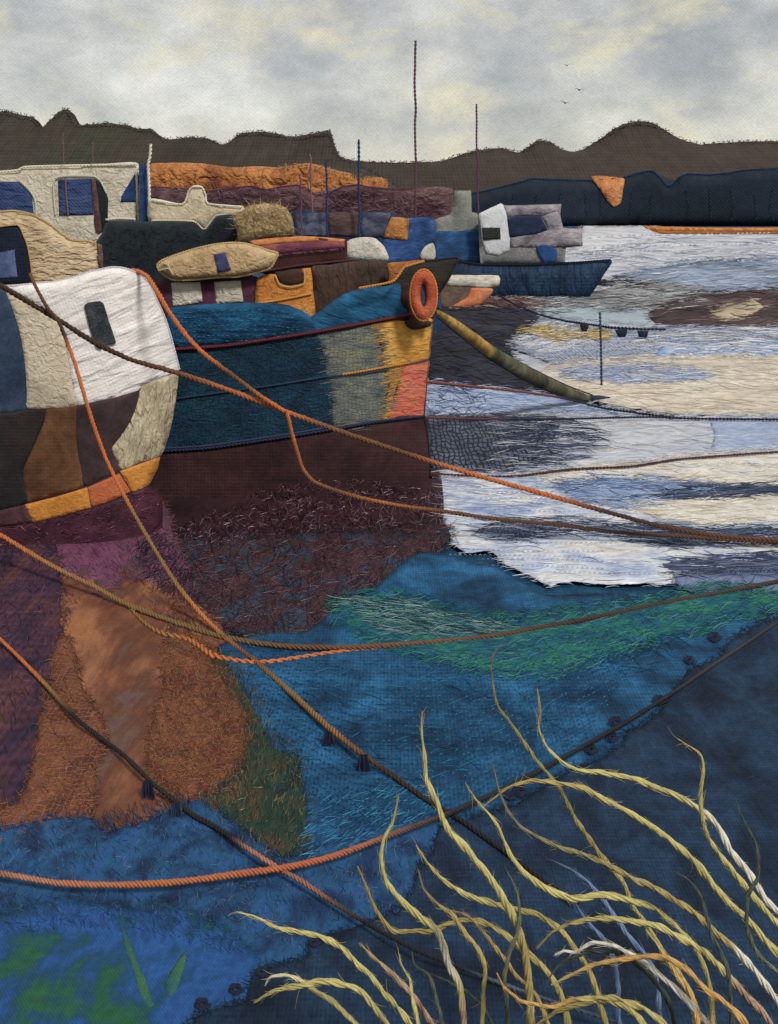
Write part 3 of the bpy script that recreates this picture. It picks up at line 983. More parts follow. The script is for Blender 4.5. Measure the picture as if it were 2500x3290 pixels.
s = wp('dark green glittered cloth by the crossing ropes', p, wmat([(22, 58, 84), (26, 52, 48), (34, 60, 50), (52, 58, 44), (76, 60, 44)], p, mott=(1.1, 1.1), fsc=(7, 7)), rag=9, t=3, wst=(1, 1))
scatter('glitter_threads', p, s, 1300, (12, 40), -70, 25, [(60, 84, 64), (110, 112, 80), (40, 66, 58), (150, 140, 100), (104, 70, 48), (30, 60, 70)], 1.3, water, LUREX, h=(3, 9), over=22)

PLU = [(86, 50, 78), (104, 62, 92), (80, 48, 62), (116, 72, 72), (96, 56, 54), (124, 84, 108)]
scatter('plum_fibres', [(0, 1790), (200, 1780), (520, 1700), (640, 1960), (560, 2080), (420, 1900), (240, 1960), (200, 2200), (60, 2300), (0, 2300)], s, 900, (12, 40), 60, 40, PLU, 1.1, water, None, h=(1, 3))
scatter('plum_fibres', [(560, 2000), (720, 2060), (800, 2200), (860, 2400), (780, 2600), (500, 2600), (520, 2300)], s, 900, (14, 50), 40, 70, [(88, 54, 46), (112, 64, 46), (90, 54, 66), (120, 80, 50), (60, 80, 64)], 1.0, water, None, h=(1, 3))
scatter('plum_fibres', [(-100, 2640), (300, 2640), (560, 2580), (660, 2620), (640, 2720), (300, 2740), (-100, 2760)], s, 900, (14, 50), 75, 40, [(84, 58, 62), (40, 60, 100), (100, 70, 62), (38, 52, 84), (84, 70, 80)], 1.1, water, None, h=(1, 4))

# --- teal cloth water
p = [(1420, 1800), (1500, 1830), (1576, 1840), (1692, 1905), (1761, 1935), (1932, 1930), (2180, 1925), (2260, 1940), (2400, 1960), (3300, 1990), (3300, 2120), (2320, 2330), (1930, 2530), (1520, 2700), (1180, 2750),
     (1010, 2760), (975, 2550), (950, 2440), (880, 2430), (830, 2330), (760, 2200), (700, 2100), (840, 2060), (980, 2050), (1080, 1980), (1180, 1930), (1330, 1806)]
s = wp('broad teal woven water', p, wmat([(10, 42, 70), (18, 62, 98), (26, 80, 122), (36, 100, 150)], p, mott=(0.5, 1.0), weave=12, wamt=0.24, fsc=(10, 7)), rag=3, wr=5, wst=(0.6, 1.3), wsc=70, fr=0)
TES = s
for k in range(22):
    f = k / 21.0
    yb = 2110 + 520 * f
    stitches('stitch_row', [(760 + 180 * f, yb - 60 - 40 * f), (1100 + 60 * f, yb + 40), (1400 + 40 * f, yb + 60 - 30 * f), (1750 - 120 * f, yb - 20 - 60 * f), (2150 - 250 * f, yb - 140 - 100 * f)], s, 17, 11,
             [(14, 52, 84), (38, 116, 156), (20, 70, 104)], 1.8, water, h=8, jit=1.0)
scatter('loose_threads', [(800, 2180), (1300, 2180), (2200, 2060), (1900, 2300), (1400, 2560), (1020, 2700), (960, 2420)], s, 420, (30, 90), 0, 22, [(14, 54, 86), (36, 110, 150), (22, 76, 112)], 1.5, water, h=(3, 7))
p = [(1081, 1955), (1200, 1944), (1329, 1955), (1420, 1975), (1490, 2002), (1662, 2021), (1805, 1993), (2043, 1964), (2281, 1920), (2380, 1925), (2560, 1958), (2480, 1985), (2376, 1990), (2250, 2040), (2138, 2062), (1995, 2112),
     (1870, 2150), (1757, 2186), (1660, 2180), (1567, 2174), (1470, 2150), (1376, 2126), (1270, 2095), (1186, 2069), (1110, 2020)]
s = wp('sea-green silk fibres in the teal water', p, wmat([(20, 66, 98), (24, 84, 108), (30, 104, 96), (44, 116, 96)], p, mott=(0.5, 1.6), fsc=(30, 5), contrast=(0.36, 0.66)), rag=14, t=3, wr=4, fr=0)
scatter('loose_threads', p, s, 2600, (20, 70), -8, 16, [(28, 104, 84), (40, 118, 98), (70, 132, 120), (22, 82, 108), (20, 66, 98), (18, 60, 92), (24, 96, 72), (22, 74, 104)], 2.0, water, h=(1, 4), over=26, curl=0.8)
scatter('loose_threads', [(1090, 1955), (1330, 1955), (1500, 2010), (1650, 2030), (1560, 2060), (1250, 2060)], s, 420, (30, 110), 10, 10, [(120, 148, 150), (84, 120, 128), (50, 100, 100), (30, 60, 80)], 1.8, water, h=(4, 11))

# --- blue fleece and printed cloth at lower left
p = [(-600, 2700), (0, 2690), (140, 2660), (280, 2650), (333, 2695), (446, 2672), (554, 2630), (640, 2600), (760, 2680), (900, 2780), (1012, 2750), (1200, 2690), (1400, 2650), (1430, 2720), (1400, 2780), (1345, 2840), (1330, 2890),
     (1290, 2960), (1150, 3010), (1010, 3060), (975, 3110), (820, 3155), (760, 3270), (620, 3320), (600, 3480), (-600, 3480)]
s = wp('deep blue fleece water below the orange rope', p, wmat([(18, 34, 64), (26, 56, 96), (32, 80, 126), (38, 78, 140)], p, mott=(0.8, 0.9), fsc=(6, 12)), rag=5, wr=4, wst=(1, 1))
FLS = s
p2 = [(-200, 2700), (280, 2660), (640, 2620), (900, 2790), (1300, 2700), (1380, 2780), (1280, 2950), (980, 3080), (700, 2980), (400, 2960), (-200, 2960)]
scatter('loose_threads', p2, s, 2200, (10, 34), 72, 40, [(24, 50, 92), (40, 86, 134), (18, 34, 62), (60, 110, 150), (70, 84, 110), (104, 124, 150), (34, 60, 130)], 1.05, water, h=(2, 6))
scatter('loose_threads', [(1000, 2780), (1250, 2700), (1380, 2660), (1420, 2560), (1100, 2560), (990, 2640)], TES, 500, (20, 60), -28, 16, [(34, 100, 144), (24, 80, 122), (60, 140, 180), (26, 70, 120)], 1.6, water, h=(4, 10))
p = [(-600, 2980), (0, 2960), (150, 2920), (300, 2930), (420, 2960), (520, 2940), (640, 2980), (760, 3040), (830, 3120), (790, 3230), (640, 3290), (600, 3480), (-600, 3480)]
s = wp('royal blue printed cotton in the lower left corner', p, wmat([(34, 88, 62), (32, 82, 76), (28, 70, 100), (30, 74, 130), (36, 84, 150), (32, 72, 136), (28, 66, 104)], p, mott=(0.42, 0.42), contrast=(0.36, 0.66), weave=9, wamt=0.14, twill=True, fine=0.1, fsc=(9, 9), dist=0.5), rag=16, wst=(1, 1), t=0.2, fr=3)
grn = lambda q: wmat([(36, 86, 110), (44, 94, 84), (60, 108, 72)], q, mott=(0.8, 0.8), weave=9, wamt=0.14, twill=True, fine=0.1, fsc=(9, 9))
for q in ([(600, 3085), (575, 3110), (545, 3150), (530, 3200), (550, 3235), (575, 3190), (590, 3140)],
          [(395, 3010), (420, 3060), (440, 3120), (470, 3180), (496, 3260), (480, 3268), (450, 3220), (425, 3140), (398, 3070)]):
    wp('olive green leaf print', q, grn(q), rag=4, t=0.05, wr=0, grid=14, wst=(1, 1), name='leaf_print', fr=0)
scatter('loose_threads', [(-300, 2940), (0, 2930), (300, 2920), (640, 2960), (820, 3080), (700, 3080), (400, 3010), (0, 3030), (-300, 3060)], s, 900, (10, 36), 72, 40, [(26, 54, 96), (32, 76, 124), (36, 78, 140), (30, 80, 92)], 1.2, water, h=(1, 5))

# --- dark lace-edged cloth at lower right
p = [(3300, 1900), (2560, 1990), (2440, 2032), (2396, 2056), (2338, 2095), (2310, 2140), (2221, 2178), (2180, 2235), (2110, 2318), (2063, 2358), (2017, 2376), (1999, 2422), (1923, 2470), (1842, 2500), (1740, 2560), (1637, 2620), (1500, 2660),
     (1412, 2690), (1395, 2759), (1341, 2828), (1330, 2871), (1288, 2952), (1152, 3002), (1007, 3056), (978, 3107), (822, 3152), (784, 3243), (690, 3275), (625, 3300), (560, 3480), (3300, 3480)]
s = wp('dark navy lace-edged cloth over the near water', p, wmat([(16, 28, 46), (22, 40, 64), (30, 56, 86), (24, 42, 64)], p, mott=(0.5, 0.6), weave=10, wamt=0.2, fsc=(10, 8)), rag=7, wr=4, wst=(1, 1), wsc=90)
DKS = s
scatter('loose_threads', [(2480, 2060), (2700, 2040), (2700, 2500), (2300, 2700), (1900, 2800), (1700, 2660), (1990, 2450), (2200, 2260)], s, 900, (16, 50), -30, 25, [(30, 44, 66), (40, 56, 84), (36, 62, 88)], 1.1, water, h=(1, 3))
scatter('loose_threads', [(1420, 2700), (1640, 2640), (1700, 2800), (1400, 3000), (1000, 3150), (800, 3260), (900, 3140), (1280, 2970)], s, 700, (12, 40), 10, 50, [(30, 42, 64), (44, 54, 78), (34, 50, 76)], 1.1, water, h=(1, 3))
for (cx, cy, r) in ((2296, 2076, 20), (2215, 2150, 16), (2118, 2280, 21), (1980, 2350, 24), (1966, 2398, 22), (1900, 2438, 20), (1672, 2572, 24), (1640, 2590, 16), (842, 3155, 20), (758, 3210, 24), (650, 3258, 26), (1010, 3060, 18)):
    a = np.linspace(0, 6 * math.pi, 60)
    rr = np.linspace(r, r * 0.25, 60) * (1 + 0.12 * np.sin(a * 5))
    pts = np.stack([cx + rr * np.cos(a), cy + 0.8 * rr * np.sin(a)], 1)
    o = cord('lace_flower', pts, Wat(LAY[0] + 2, cy, max(l for _, l in DONE)), 2.4, (32, 40, 66), water, h=4)

# ------------------------------------------------------------------ hills beyond the harbour
def ridge(name, pts, d, mat, depth, base_y=720, label=None):
    """a real mound: front slope up to the traced skyline, rounded crest, back slope"""
    q = catmull(np.asarray(pts, float), False, 9)
    q[:, 1] += 2.5 * pnoise(q[:, 0], q[:, 1], 1 / 14.0, 3.3) + 1.5 * pnoise(q[:, 0], q[:, 1], 1 / 5.0, 8.8)
    X, Y = q[:, 0], q[:, 1]
    top = P(X, Y, np.full(len(X), d))
    kern = np.ones(61) / 61.0
    sm = np.convolve(np.pad(top[:, 2], 30, mode='edge'), kern, 'valid')
    rows, uvs = [], []
    for f in np.linspace(0, 1, 24):
        y = d - depth * (1 - f)
        hz = sm * (1 - f ** 6) + top[:, 2] * f ** 6
        z = -0.5 + (hz + 0.5) * f ** 0.9
        bumpy = 0.012 * depth * pnoise(X * 1.0, np.full(len(X), f * 500), 1 / 60.0, 2.2)
        rows.append(np.stack([top[:, 0], np.full(len(X), y) + bumpy, z], 1))
        uvs.append(np.stack([X / 100.0, np.full(len(X), 0.0) + z * F / d / 100.0], 1))
    for f in np.linspace(0.15, 1, 6):
        z = top[:, 2] * math.cos(f * math.pi / 2) - 0.5 * f
        rows.append(np.stack([top[:, 0], np.full(len(X), d + depth * 0.8 * f), z], 1))
        uvs.append(np.stack([X / 100.0, z * F / d / 100.0 + 9], 1))
    n = len(X)
    V = np.concatenate(rows)
    Fc = [(j * n + i, j * n + i + 1, (j + 1) * n + i + 1, (j + 1) * n + i) for j in range(len(rows) - 1) for i in range(n - 1)]
    o = link_mesh(name, V, Fc, mat, None, np.concatenate(uvs))
    return o


HL = [(-700, 400), (-300, 365), (-120, 350), (0, 357), (24, 357), (62, 367), (105, 376), (119, 395), (136, 412), (157, 390), (186, 362), (205, 350), (219, 350), (233, 376), (248, 398), (286, 400), (333, 395), (381, 398), (414, 402), (448, 414), (486, 414),
      (505, 429), (529, 445), (571, 445), (619, 440), (657, 443), (686, 452), (714, 464), (738, 455), (762, 433), (779, 427), (811, 423), (846, 423), (882, 427), (918, 437), (954, 437), (1000, 430), (1027, 424), (1059, 420), (1074, 461), (1089, 498), (1116, 514), (1180, 540), (1260, 590), (1330, 660)]
HR = [(900, 560), (1000, 530), (1089, 512), (1116, 513), (1180, 519), (1265, 521), (1340, 521), (1414, 518), (1488, 494), (1560, 478), (1619, 478), (1667, 490), (1696, 472), (1732, 451), (1768, 457), (1804, 478), (1839, 490), (1881, 475), (1929, 445), (1976, 412), (2018, 395), (2060, 389), (2101, 398),
      (2137, 418), (2185, 445), (2244, 463), (2304, 460), (2393, 454), (2500, 454), (2640, 462), (2800, 470), (3300, 500)]
hm1 = cl([(50, 43, 37), (57, 50, 43), (54, 52, 41), (61, 54, 47)], 420, (0.25, 0.3), weave=10, wamt=0.24, fine=0.14, fsc=(9, 9), bump=1.2)
hm2 = cl([(52, 43, 37), (59, 49, 43), (64, 53, 47)], 460, (0.25, 0.3), weave=9, wamt=0.18, fine=0.12, fsc=(9, 9), bump=1.2)
tag(ridge('hill', HR, 460, hm2, 80), 'brown linen hill with a rounded summit at the right', None, None, 'structure')
tag(ridge('hill', HL, 400, hm1, 60), 'olive-brown linen hill with a notched crest at the left', None, None, 'structure')
EDG = thing('hill_edging', 'frayed brown overcast stitching along the crests of the hills', 'stitching', (0, 455, 0))
for nm, H_, dd in (('crest_fringe', HR, 458), ('crest_fringe', HL, 398)):
    q = catmull(np.asarray(H_, float), False, 4)
    lines = []
    for k in range(0, len(q)):
        for r_ in range(3):
            x, y = q[k] + rng.uniform(-3, 3, 2)
            L, a = rng.uniform(5, 15), rng.uniform(0, 6.28)
            off = rng.uniform(-4, 12)
            tt = np.linspace(-.5, .5, 4)
            p3 = P(x + L * np.cos(a) * tt, y + off + 0.7 * L * np.sin(a) * tt, np.full(4, dd - 1.0))
            lines.append((p3, rng.uniform(0.9, 1.6) * dd / F, pick([(66, 56, 50), (86, 70, 64), (104, 84, 82), (56, 50, 40)])))
    strands_mesh(nm, lines, THREAD, EDG)

# navy wooded bank at the right
hb = [(1480, 640), (1500, 624), (1560, 612), (1619, 597), (1679, 582), (1708, 573), (1798, 576), (1905, 579), (1960, 576), (2012, 567), (2048, 555), (2095, 549), (2119, 567), (2149, 597), (2185, 567), (2214, 558), (2274, 561), (2333, 555),
      (2393, 546), (2500, 540), (3300, 530), (3300, 728), (2500, 726), (2196, 729), (2060, 724), (1917, 729), (1700, 745), (1480, 745)]
root = thing('wooded_bank', 'long navy cloth bank of trees above the orange jetty', 'bank', P(np.array(2050.), np.array(728.), np.array(185.)))
B = Body(hb, 195, 9.0, 60, 18, rag=1.0)
B.build('woodland', cl([(21, 30, 43), (26, 37, 52), (30, 42, 57)], 190, (0.5, 0.4), weave=7, wamt=0.10, twill=True, fine=0.12, rot=0), root)
cord('crest_seam', hb[:20], B, 2.8, (34, 56, 92), root, h=8)
for x in (1650, 1720, 1800, 1880, 1935, 2030, 2090, 2205, 2290, 2350, 2430, 2480):
    yt = 600 + rng.uniform(-5, 25)
    stitches('quilting_line', [(x + rng.uniform(-8, 8), yt), (x + rng.uniform(-8, 8), yt + 55), (x + rng.uniform(-8, 8), 716)], B, 13, 9, [(20, 30, 46), (42, 60, 88)], 2.0, root, h=8, jit=1.2)
cloth('field', [(1900, 568), (1950, 566), (2006, 573), (2002, 610), (1995, 652), (1974, 665), (1955, 648), (1925, 605)], B, cl([(150, 88, 44), (188, 116, 62), (206, 138, 84)], 188, (2, 2), crumple=0.7, csc=20, rough=0.5), root, t=5, grid=9, lift=4, label='orange triangular field in a gap of the trees')
# jetty strip
root = thing('jetty', 'long low orange stitched jetty on the right shore', 'jetty', P(np.array(2300.), np.array(752.), np.array(140.)))
jb = [(2066, 726), (2150, 728), (2280, 731), (2500, 731), (3300, 731), (3300, 755), (2500, 752), (2300, 752), (2130, 752), (2095, 742)]
B = Body(jb, 142, 0.5, 12, 2.0, grid=10)
B.build('deck', cl([(160, 92, 40), (196, 118, 56), (180, 120, 64)], 142, (2, 2), fsc=(9, 5), fine=0.3), root)
stitches('seam_cord', [(2080, 734), (2300, 737), (2700, 737)], B, 9, 9, [(160, 90, 44), (214, 140, 76)], 2.4, root, h=4, slant=4)
B = Body([(2130, 752), (2300, 752), (2500, 753), (3300, 755), (3300, 778), (2500, 774), (2300, 770), (2140, 770)], 141, 0.4, 10, 2.0, grid=10, rag=1.5)
B.build('footing', cl([(92, 94, 94), (120, 120, 118)], 141, (1.5, 3), fsc=(9, 5)), root, label='grey stitched footing of the jetty')

# orange sandstone bluff and the plum mud bank below it
ctop = [(-300, 640), (300, 600), (450, 545), (486, 525), (543, 523), (600, 523), (650, 525), (704, 532), (757, 537), (829, 534), (893, 537), (936, 530), (986, 523), (1019, 529), (1057, 540), (1090, 550), (1129, 557), (1138, 563), (1136, 574), (1167, 573), (1210, 568), (1243, 576), (1250, 588), (1246, 604)]
root = thing('bluff', 'crumpled orange leather bluff below the dark hills', 'cliff', P(np.array(800.), np.array(740.), np.array(165.)))
B = Body(ctop + [(1240, 700), (-300, 740)], 170, 6.0, 40, 25, rag=1.0)
B.build('rock_face', cl([(116, 66, 40), (160, 96, 50), (186, 116, 60), (198, 128, 74)], 166, (0.8, 0.5), crumple=1.0, csc=46, fine=0.14, rough=0.55, bump=1.4), root)
stitches('crest_seam', [(x, y + 7) for x, y in ctop[3:18]], B, 15, 10, [(90, 62, 34), (150, 116, 66)], 1.7, root, h=9)
scatter('crest_fuzz', [(900, 530), (1000, 524), (1100, 552), (1240, 575), (1240, 590), (1080, 566), (990, 540), (900, 548)], B, 150, (6, 16), 0, 60, [(168, 130, 70), (196, 150, 90), (120, 84, 46)], 1.4, root, h=(8, 12))
ptop = [(-300, 600), (486, 600), (600, 607), (664, 614), (721, 607), (804, 598), (857, 609), (900, 600), (957, 595), (995, 614), (1019, 626), (1057, 619), (1100, 600), (1148, 593), (1186, 600), (1257, 607), (1329, 607), (1400, 600), (1452, 607), (1458, 650)]
root = thing('mud_bank', 'plum fleece bank between the orange bluff and the boats', 'bank', P(np.array(900.), np.array(745.), np.array(150.)))
B = Body(ptop + [(1470, 745), (-300, 745)], 152, 4.0, 40, 20, rag=1.5)
B.build('slope', cl([(58, 32, 42), (78, 48, 56), (98, 68, 72), (112, 82, 84)], 150, (0.7, 1.0), fsc=(14, 7), fine=0.3, sheen=0.1), root)
scatter('bank_fibres', [(486, 606), (900, 606), (1100, 606), (1450, 612), (1440, 690), (900, 690), (486, 690)], B, 900, (10, 40), 4, 30, [(92, 62, 68), (66, 36, 48), (126, 98, 100), (50, 28, 40)], 1.4, root, h=(6, 11))
cord('crest_seam', ptop[1:17], B, 2.2, (92, 38, 62), root, h=7)

print('water levels', max(l for _, l in DONE))

# ================================================================== BOATS
def A(X, Y, d):
    return tuple(P(np.array(float(X)), np.array(float(Y)), np.array(float(d))))


def base_at(X, d):
    """point on the water below a place"""
    return ((X - X0) * d / F, d, 0.0)


CREAM = [(172, 156, 130), (194, 178, 152), (206, 194, 172)]
NAVY = [(24, 34, 56), (32, 46, 74), (40, 56, 90)]


def mast(name, X, Y1, Y2, d, col, r, parent, lean=0.0, label=None):
    s = Stand(d)
    n = 14
    ys = np.linspace(Y1, Y2, n)
    xs = X + lean * np.linspace(0, 1, n) + 1.2 * rng.standard_normal(n)
    return cord(name, np.stack([xs, ys], 1), s, r, col, parent, h=0, strands=2, pitch=4.0, label=label)


# ------------------------------------------------------------------ far launch with grey and white cabin
launch = thing('launch', 'far navy-hulled launch with white and grey cabin at the right', 'boat', base_at(1700, 46))
wl = 655 + F * CAMH / 46.0
hull = [(1440, 850), (1471, 842), (1557, 850), (1700, 852), (1869, 844), (1966, 836), (1942, 880), (1917, 921), (1884, 958), (1786, 962), (1600, 962), (1440, 962)]
B = Body(hull, 46, 0.7, 70, 2.6)
B.build('hull', cl([(16, 32, 52), (24, 48, 76), (32, 60, 92)], 46, (0.8, 0.35), weave=7, wamt=0.08, fine=0.1, ridge=0.3, rsc=(20, 60), rough=0.6), launch)
cord('gunwale', [(1440, 846), (1471, 840), (1557, 850), (1700, 850), (1869, 842), (1962, 835)], B, 3.6, (22, 26, 40), launch, h=5)
stitches('hull_fringe', [(1640, 950), (1786, 958), (1876, 956)], B, 11, 8, [(30, 34, 46), (120, 122, 130)], 1.6, launch, h=6, jit=2)
cab = [(1545, 850), (1540, 800), (1536, 688), (1575, 668), (1610, 652), (1622, 660), (1700, 658), (1804, 655), (1800, 690), (1810, 732), (1870, 736), (1872, 790), (1818, 796), (1815, 852)]
B = Body(cab, 47, 0.5, 26, 1.8, grid=14, smooth=False)
B.build('cabin', cl([(96, 98, 98), (118, 118, 116), (132, 130, 130)], 47, (1, 1), fsc=(8, 8), fine=0.28, sheen=0.1), launch, label='grey felt lower cabin')
cloth('cabin_front', [(1536, 688), (1575, 668), (1609, 653), (1618, 660), (1628, 690), (1640, 767), (1637, 803), (1601, 821), (1562, 815), (1550, 775), (1545, 730)], B, cl([(186, 188, 196), (208, 208, 212)], 46, (1, 1), fsc=(7, 7), fine=0.1), launch, t=4, grid=10, smooth=False, rag=1, label='white cabin front')
cloth('window', [(1549, 731), (1607, 731), (1610, 767), (1552, 770)], B, cl([(30, 34, 34), (52, 56, 52)], 46, (3, 3)), launch, t=2, grid=9, smooth=False, lift=8, label='small black window')
frame = cl([(96, 88, 98), (134, 126, 136), (160, 152, 158)], 46, (1.6, 1.6), fsc=(14, 5), fine=0.3)
cloth('roof', [(1620, 661), (1700, 660), (1804, 656), (1794, 680), (1740, 692), (1661, 692), (1630, 700)], B, frame, launch, t=4, grid=9, smooth=False, rag=1, label='lilac-grey cabin roof')
cloth('cabin_side', [(1790, 676), (1800, 704), (1810, 732), (1872, 737), (1869, 792), (1812, 794), (1640, 794), (1640, 764), (1720, 752), (1765, 738), (1742, 694)], B, frame, launch, t=4, grid=10, smooth=False, rag=1, label='lilac-grey cabin side')
cloth('window', [(1630, 704), (1662, 694), (1738, 694), (1760, 738), (1722, 752), (1638, 762)], B, cl(NAVY, 46, (1.5, 2), fsc=(16, 5)), launch, t=3, grid=9, lift=3, smooth=False, rag=1, label='long navy window')
cloth('porthole', [(1725, 792), (1760, 788), (1790, 804), (1786, 840), (1750, 846), (1732, 824)], B, cl([(30, 62, 116), (46, 84, 142)], 46, (2, 2)), launch, t=3, grid=9, lift=4, label='blue patch on the grey cabin side')
tower = [(1460, 612), (1514, 612), (1516, 681), (1543, 688), (1549, 745), (1552, 850), (1394, 850), (1396, 705), (1448, 688), (1458, 645)]
B = Body(tower, 48, 0.5, 22, 1.5, grid=13, rag=1, smooth=False)
B.build('funnel', cl([(104, 106, 100), (122, 124, 116), (136, 136, 128)], 48, (1, 1), fsc=(7, 7), fine=0.2, sheen=0.15), launch, label='grey-green felt funnel and housing')
cloth('deck_cover', [(1396, 748), (1470, 742), (1549, 738), (1560, 786), (1544, 842), (1470, 838), (1396, 832)], B, cl([(28, 54, 92), (36, 74, 122), (48, 92, 146)], 47, (1.5, 2), fsc=(18, 6), fine=0.3, sheen=0.1), launch, t=5, grid=11, rag=2.5, label='blue fleece deck cover')
mast('mast', 1531, 334, 690, 46.4, (92, 54, 78), 3.4, launch, 5, 'plum thread mast')

# ------------------------------------------------------------------ orange dinghy
d = 41.5
dinghy = thing('dinghy', 'small orange dinghy with white gunwale beside the life ring', 'boat', base_at(1510, d))
B = Body([(1402, 925), (1440, 884), (1520, 884), (1604, 886), (1602, 918), (1582, 930), (1564, 962), (1534, 986), (1457, 995), (1406, 995)], d, 0.5, 40, 1.2, grid=14)
B.build('hull', cl([(74, 62, 56), (104, 84, 70), (120, 96, 80)], d, (1.6, 1.6), fsc=(8, 8), fine=0.28), dinghy, label='grey-brown hull side')
cloth('gunwale', [(1440, 886), (1519, 884), (1603, 886), (1602, 918), (1557, 926), (1510, 921), (1436, 915)], B, cl([(176, 168, 150), (206, 198, 184)], d, (1.5, 3), fsc=(14, 5), fine=0.3), dinghy, t=5, grid=10, label='white woolly gunwale')
cloth('bow_panel', [(1515, 926), (1584, 928), (1566, 960), (1535, 985), (1478, 992), (1440, 990), (1480, 968), (1505, 950)], B, cl([(192, 92, 62), (206, 118, 78), (208, 136, 92)], d, (1.2, 1.2), fsc=(8, 8), fine=0.16), dinghy, t=4, grid=10, label='orange bow panel')
stitches('keel_band', [(1408, 992), (1457, 992), (1500, 986)], B, 7, 8, [(204, 80, 62), (186, 64, 52)], 4.0, dinghy, h=8)

# ------------------------------------------------------------------ slate and orange cabin cruiser in the middle
d = 33
cru = thing('cabin_cruiser', 'middle cruiser with slate windows, an orange door and tall plum mast', 'boat', base_at(1170, d))
B = Body([(935, 690), (1050, 683), (1160, 680), (1257, 684), (1320, 700), (1396, 706), (1398, 840), (1398, 1100), (935, 1100)], d, 0.5, 30, 2.0, grid=20)
B.build('hull', cl([(30, 44, 70), (40, 60, 96)], d, (1, 1), fsc=(8, 8)), cru)
SLT = [(42, 44, 62), (62, 66, 88), (98, 102, 124)]
for q, c, lb in (([(945, 688), (1000, 685), (1052, 683), (1053, 757), (952, 759)], SLT, 'slate fleece window panel'),
                 ([(1055, 684), (1152, 681), (1153, 761), (1058, 758)], [(62, 44, 46), (82, 60, 58), (96, 74, 68)], 'brown fleece door panel'),
                 ([(1160, 681), (1257, 684), (1245, 720), (1234, 762), (1160, 763)], SLT, 'slate fleece window panel beside the orange door')):
    cloth('cabin_panel', q, B, cl(c, d, (1.5, 1.8), fsc=(16, 6), fine=0.32), cru, t=4, grid=10, smooth=False, rag=2, label=lb)
cloth('side_cover', [(1312, 702), (1395, 707), (1396, 776), (1354, 806), (1354, 836), (1246, 842), (1232, 770), (1300, 760)], B, cl([(30, 52, 96), (42, 72, 126), (58, 92, 150)], d, (1.5, 2), fsc=(18, 6), fine=0.32), cru, t=5, grid=11, rag=2, label='royal blue fleece side')
cloth('door', [(1257, 696), (1314, 701), (1310, 771), (1231, 764)], B, cl([(150, 92, 44), (186, 118, 56), (176, 120, 66)], d, (2, 2), crumple=0.5, csc=26, rough=0.6), cru, t=5, grid=9, smooth=False, lift=5, label='orange cloth door')
cloth('fender', [(1352, 812), (1366, 792), (1390, 779), (1398, 800), (1398, 832), (1352, 832)], B, cl([(170, 166, 152), (192, 188, 174)], d, (2, 2), fsc=(8, 8)), cru, t=5, grid=9, lift=6, label='cream felt corner')
mast('mast', 1333, 130, 700, d - .6, (94, 52, 76), 4.2, cru, 2, 'tall plum thread mast')
mast('mast', 1152, 448, 760, d - .6, (40, 56, 92), 4.6, cru, 3, 'navy thread mast')
mast('mast', 1048, 515, 757, d - .6, (40, 52, 84), 3.8, cru, 3, 'short navy thread mast')
mast('mast', 997, 495, 682, d - .6, (128, 84, 98), 3.2, cru, 6, 'dusty pink thread mast')
mast('mast', 965, 560, 757, d - .6, (108, 62, 84), 3.0, cru, 4, 'short plum thread mast')

# ------------------------------------------------------------------ covered tender (white mound)
d = 27
ten = thing('covered_tender', 'tender under a rounded white felt cover amidships', 'boat', base_at(1180, d))
wl = 655 + F * CAMH / d
B = Body([(1108, 830), (1240, 836), (1236, wl), (1120, wl)], d + .3, 0.3, 20, 1.4, grid=20)
B.build('hull', cl([(60, 40, 40), (80, 56, 52)], d, (1, 1)), ten)
B = Body([(1105, 792), (1124, 770), (1167, 761), (1205, 766), (1233, 790), (1250, 828), (1243, 842), (1167, 840), (1112, 832)], d, 0.5, 40, 1.2, grid=10, rag=1)
B.build('cover', cl([(168, 162, 148), (190, 184, 170), (204, 198, 186)], d, (2, 2), fsc=(9, 9), fine=0.16, crumple=0.5, csc=20, sheen=0.1), ten)

# ------------------------------------------------------------------ trawler behind: cream wheelhouse, black hull, tan net heap
d = 24
tra = thing('trawler', 'cream wheelhouse trawler with blue windows and black hull at the left', 'boat', base_at(380, d))
wl = 655 + F * CAMH / 22.5
black = cl([(18, 24, 32), (26, 34, 42), (34, 44, 50)], 22, (1, 1), fsc=(7, 7), fine=0.3, sheen=0.1)
B = Body([(300, 800), (330, 745), (345, 712), (440, 712), (488, 712), (624, 716), (657, 740), (695, 695), (745, 688), (770, 700), (800, 780), (800, wl), (300, wl)], 22.5, 0.4, 40, 3.0, grid=22)
B.build('hull', black, tra, label='black felt hull')
scatter('hull_fibres', [(340, 760), (480, 720), (620, 720), (740, 700), (760, 780), (620, 800), (500, 880), (340, 850)], B, 260, (8, 22), 0, 60, [(30, 42, 50), (44, 56, 62), (20, 26, 32)], 1.2, tra, h=(3, 7))
wh = [(-500, 552), (0, 548), (57, 543), (76, 533), (190, 529), (333, 526), (443, 524), (446, 600), (444, 712), (450, 757), (456, 790), (381, 800), (310, 830), (200, 860), (-500, 860)]
B = Body(wh, d, 0.4, 22, 2.6, grid=16)
cr = cl([(176, 166, 146), (194, 184, 164), (204, 196, 178)], d, (1, 1), fsc=(9, 9), fine=0.14, crumple=0.55, csc=24, rough=0.6)
B.build('wheelhouse', cr, tra, label='cream crumpled wheelhouse wall')
BW = cl([(38, 54, 96), (50, 68, 112), (58, 78, 122)], d, (0.8, 0.8), weave=8, wamt=0.15, twill=True, fine=0.1, ridge=0.5, rsc=(60, 22))
cloth('window', [(-500, 583), (57, 583), (80, 604), (102, 624), (108, 683), (110, 700), (-500, 690)], B, BW, tra, t=2, grid=11, smooth=False, rag=0.5, label='blue front window with a slanted corner')
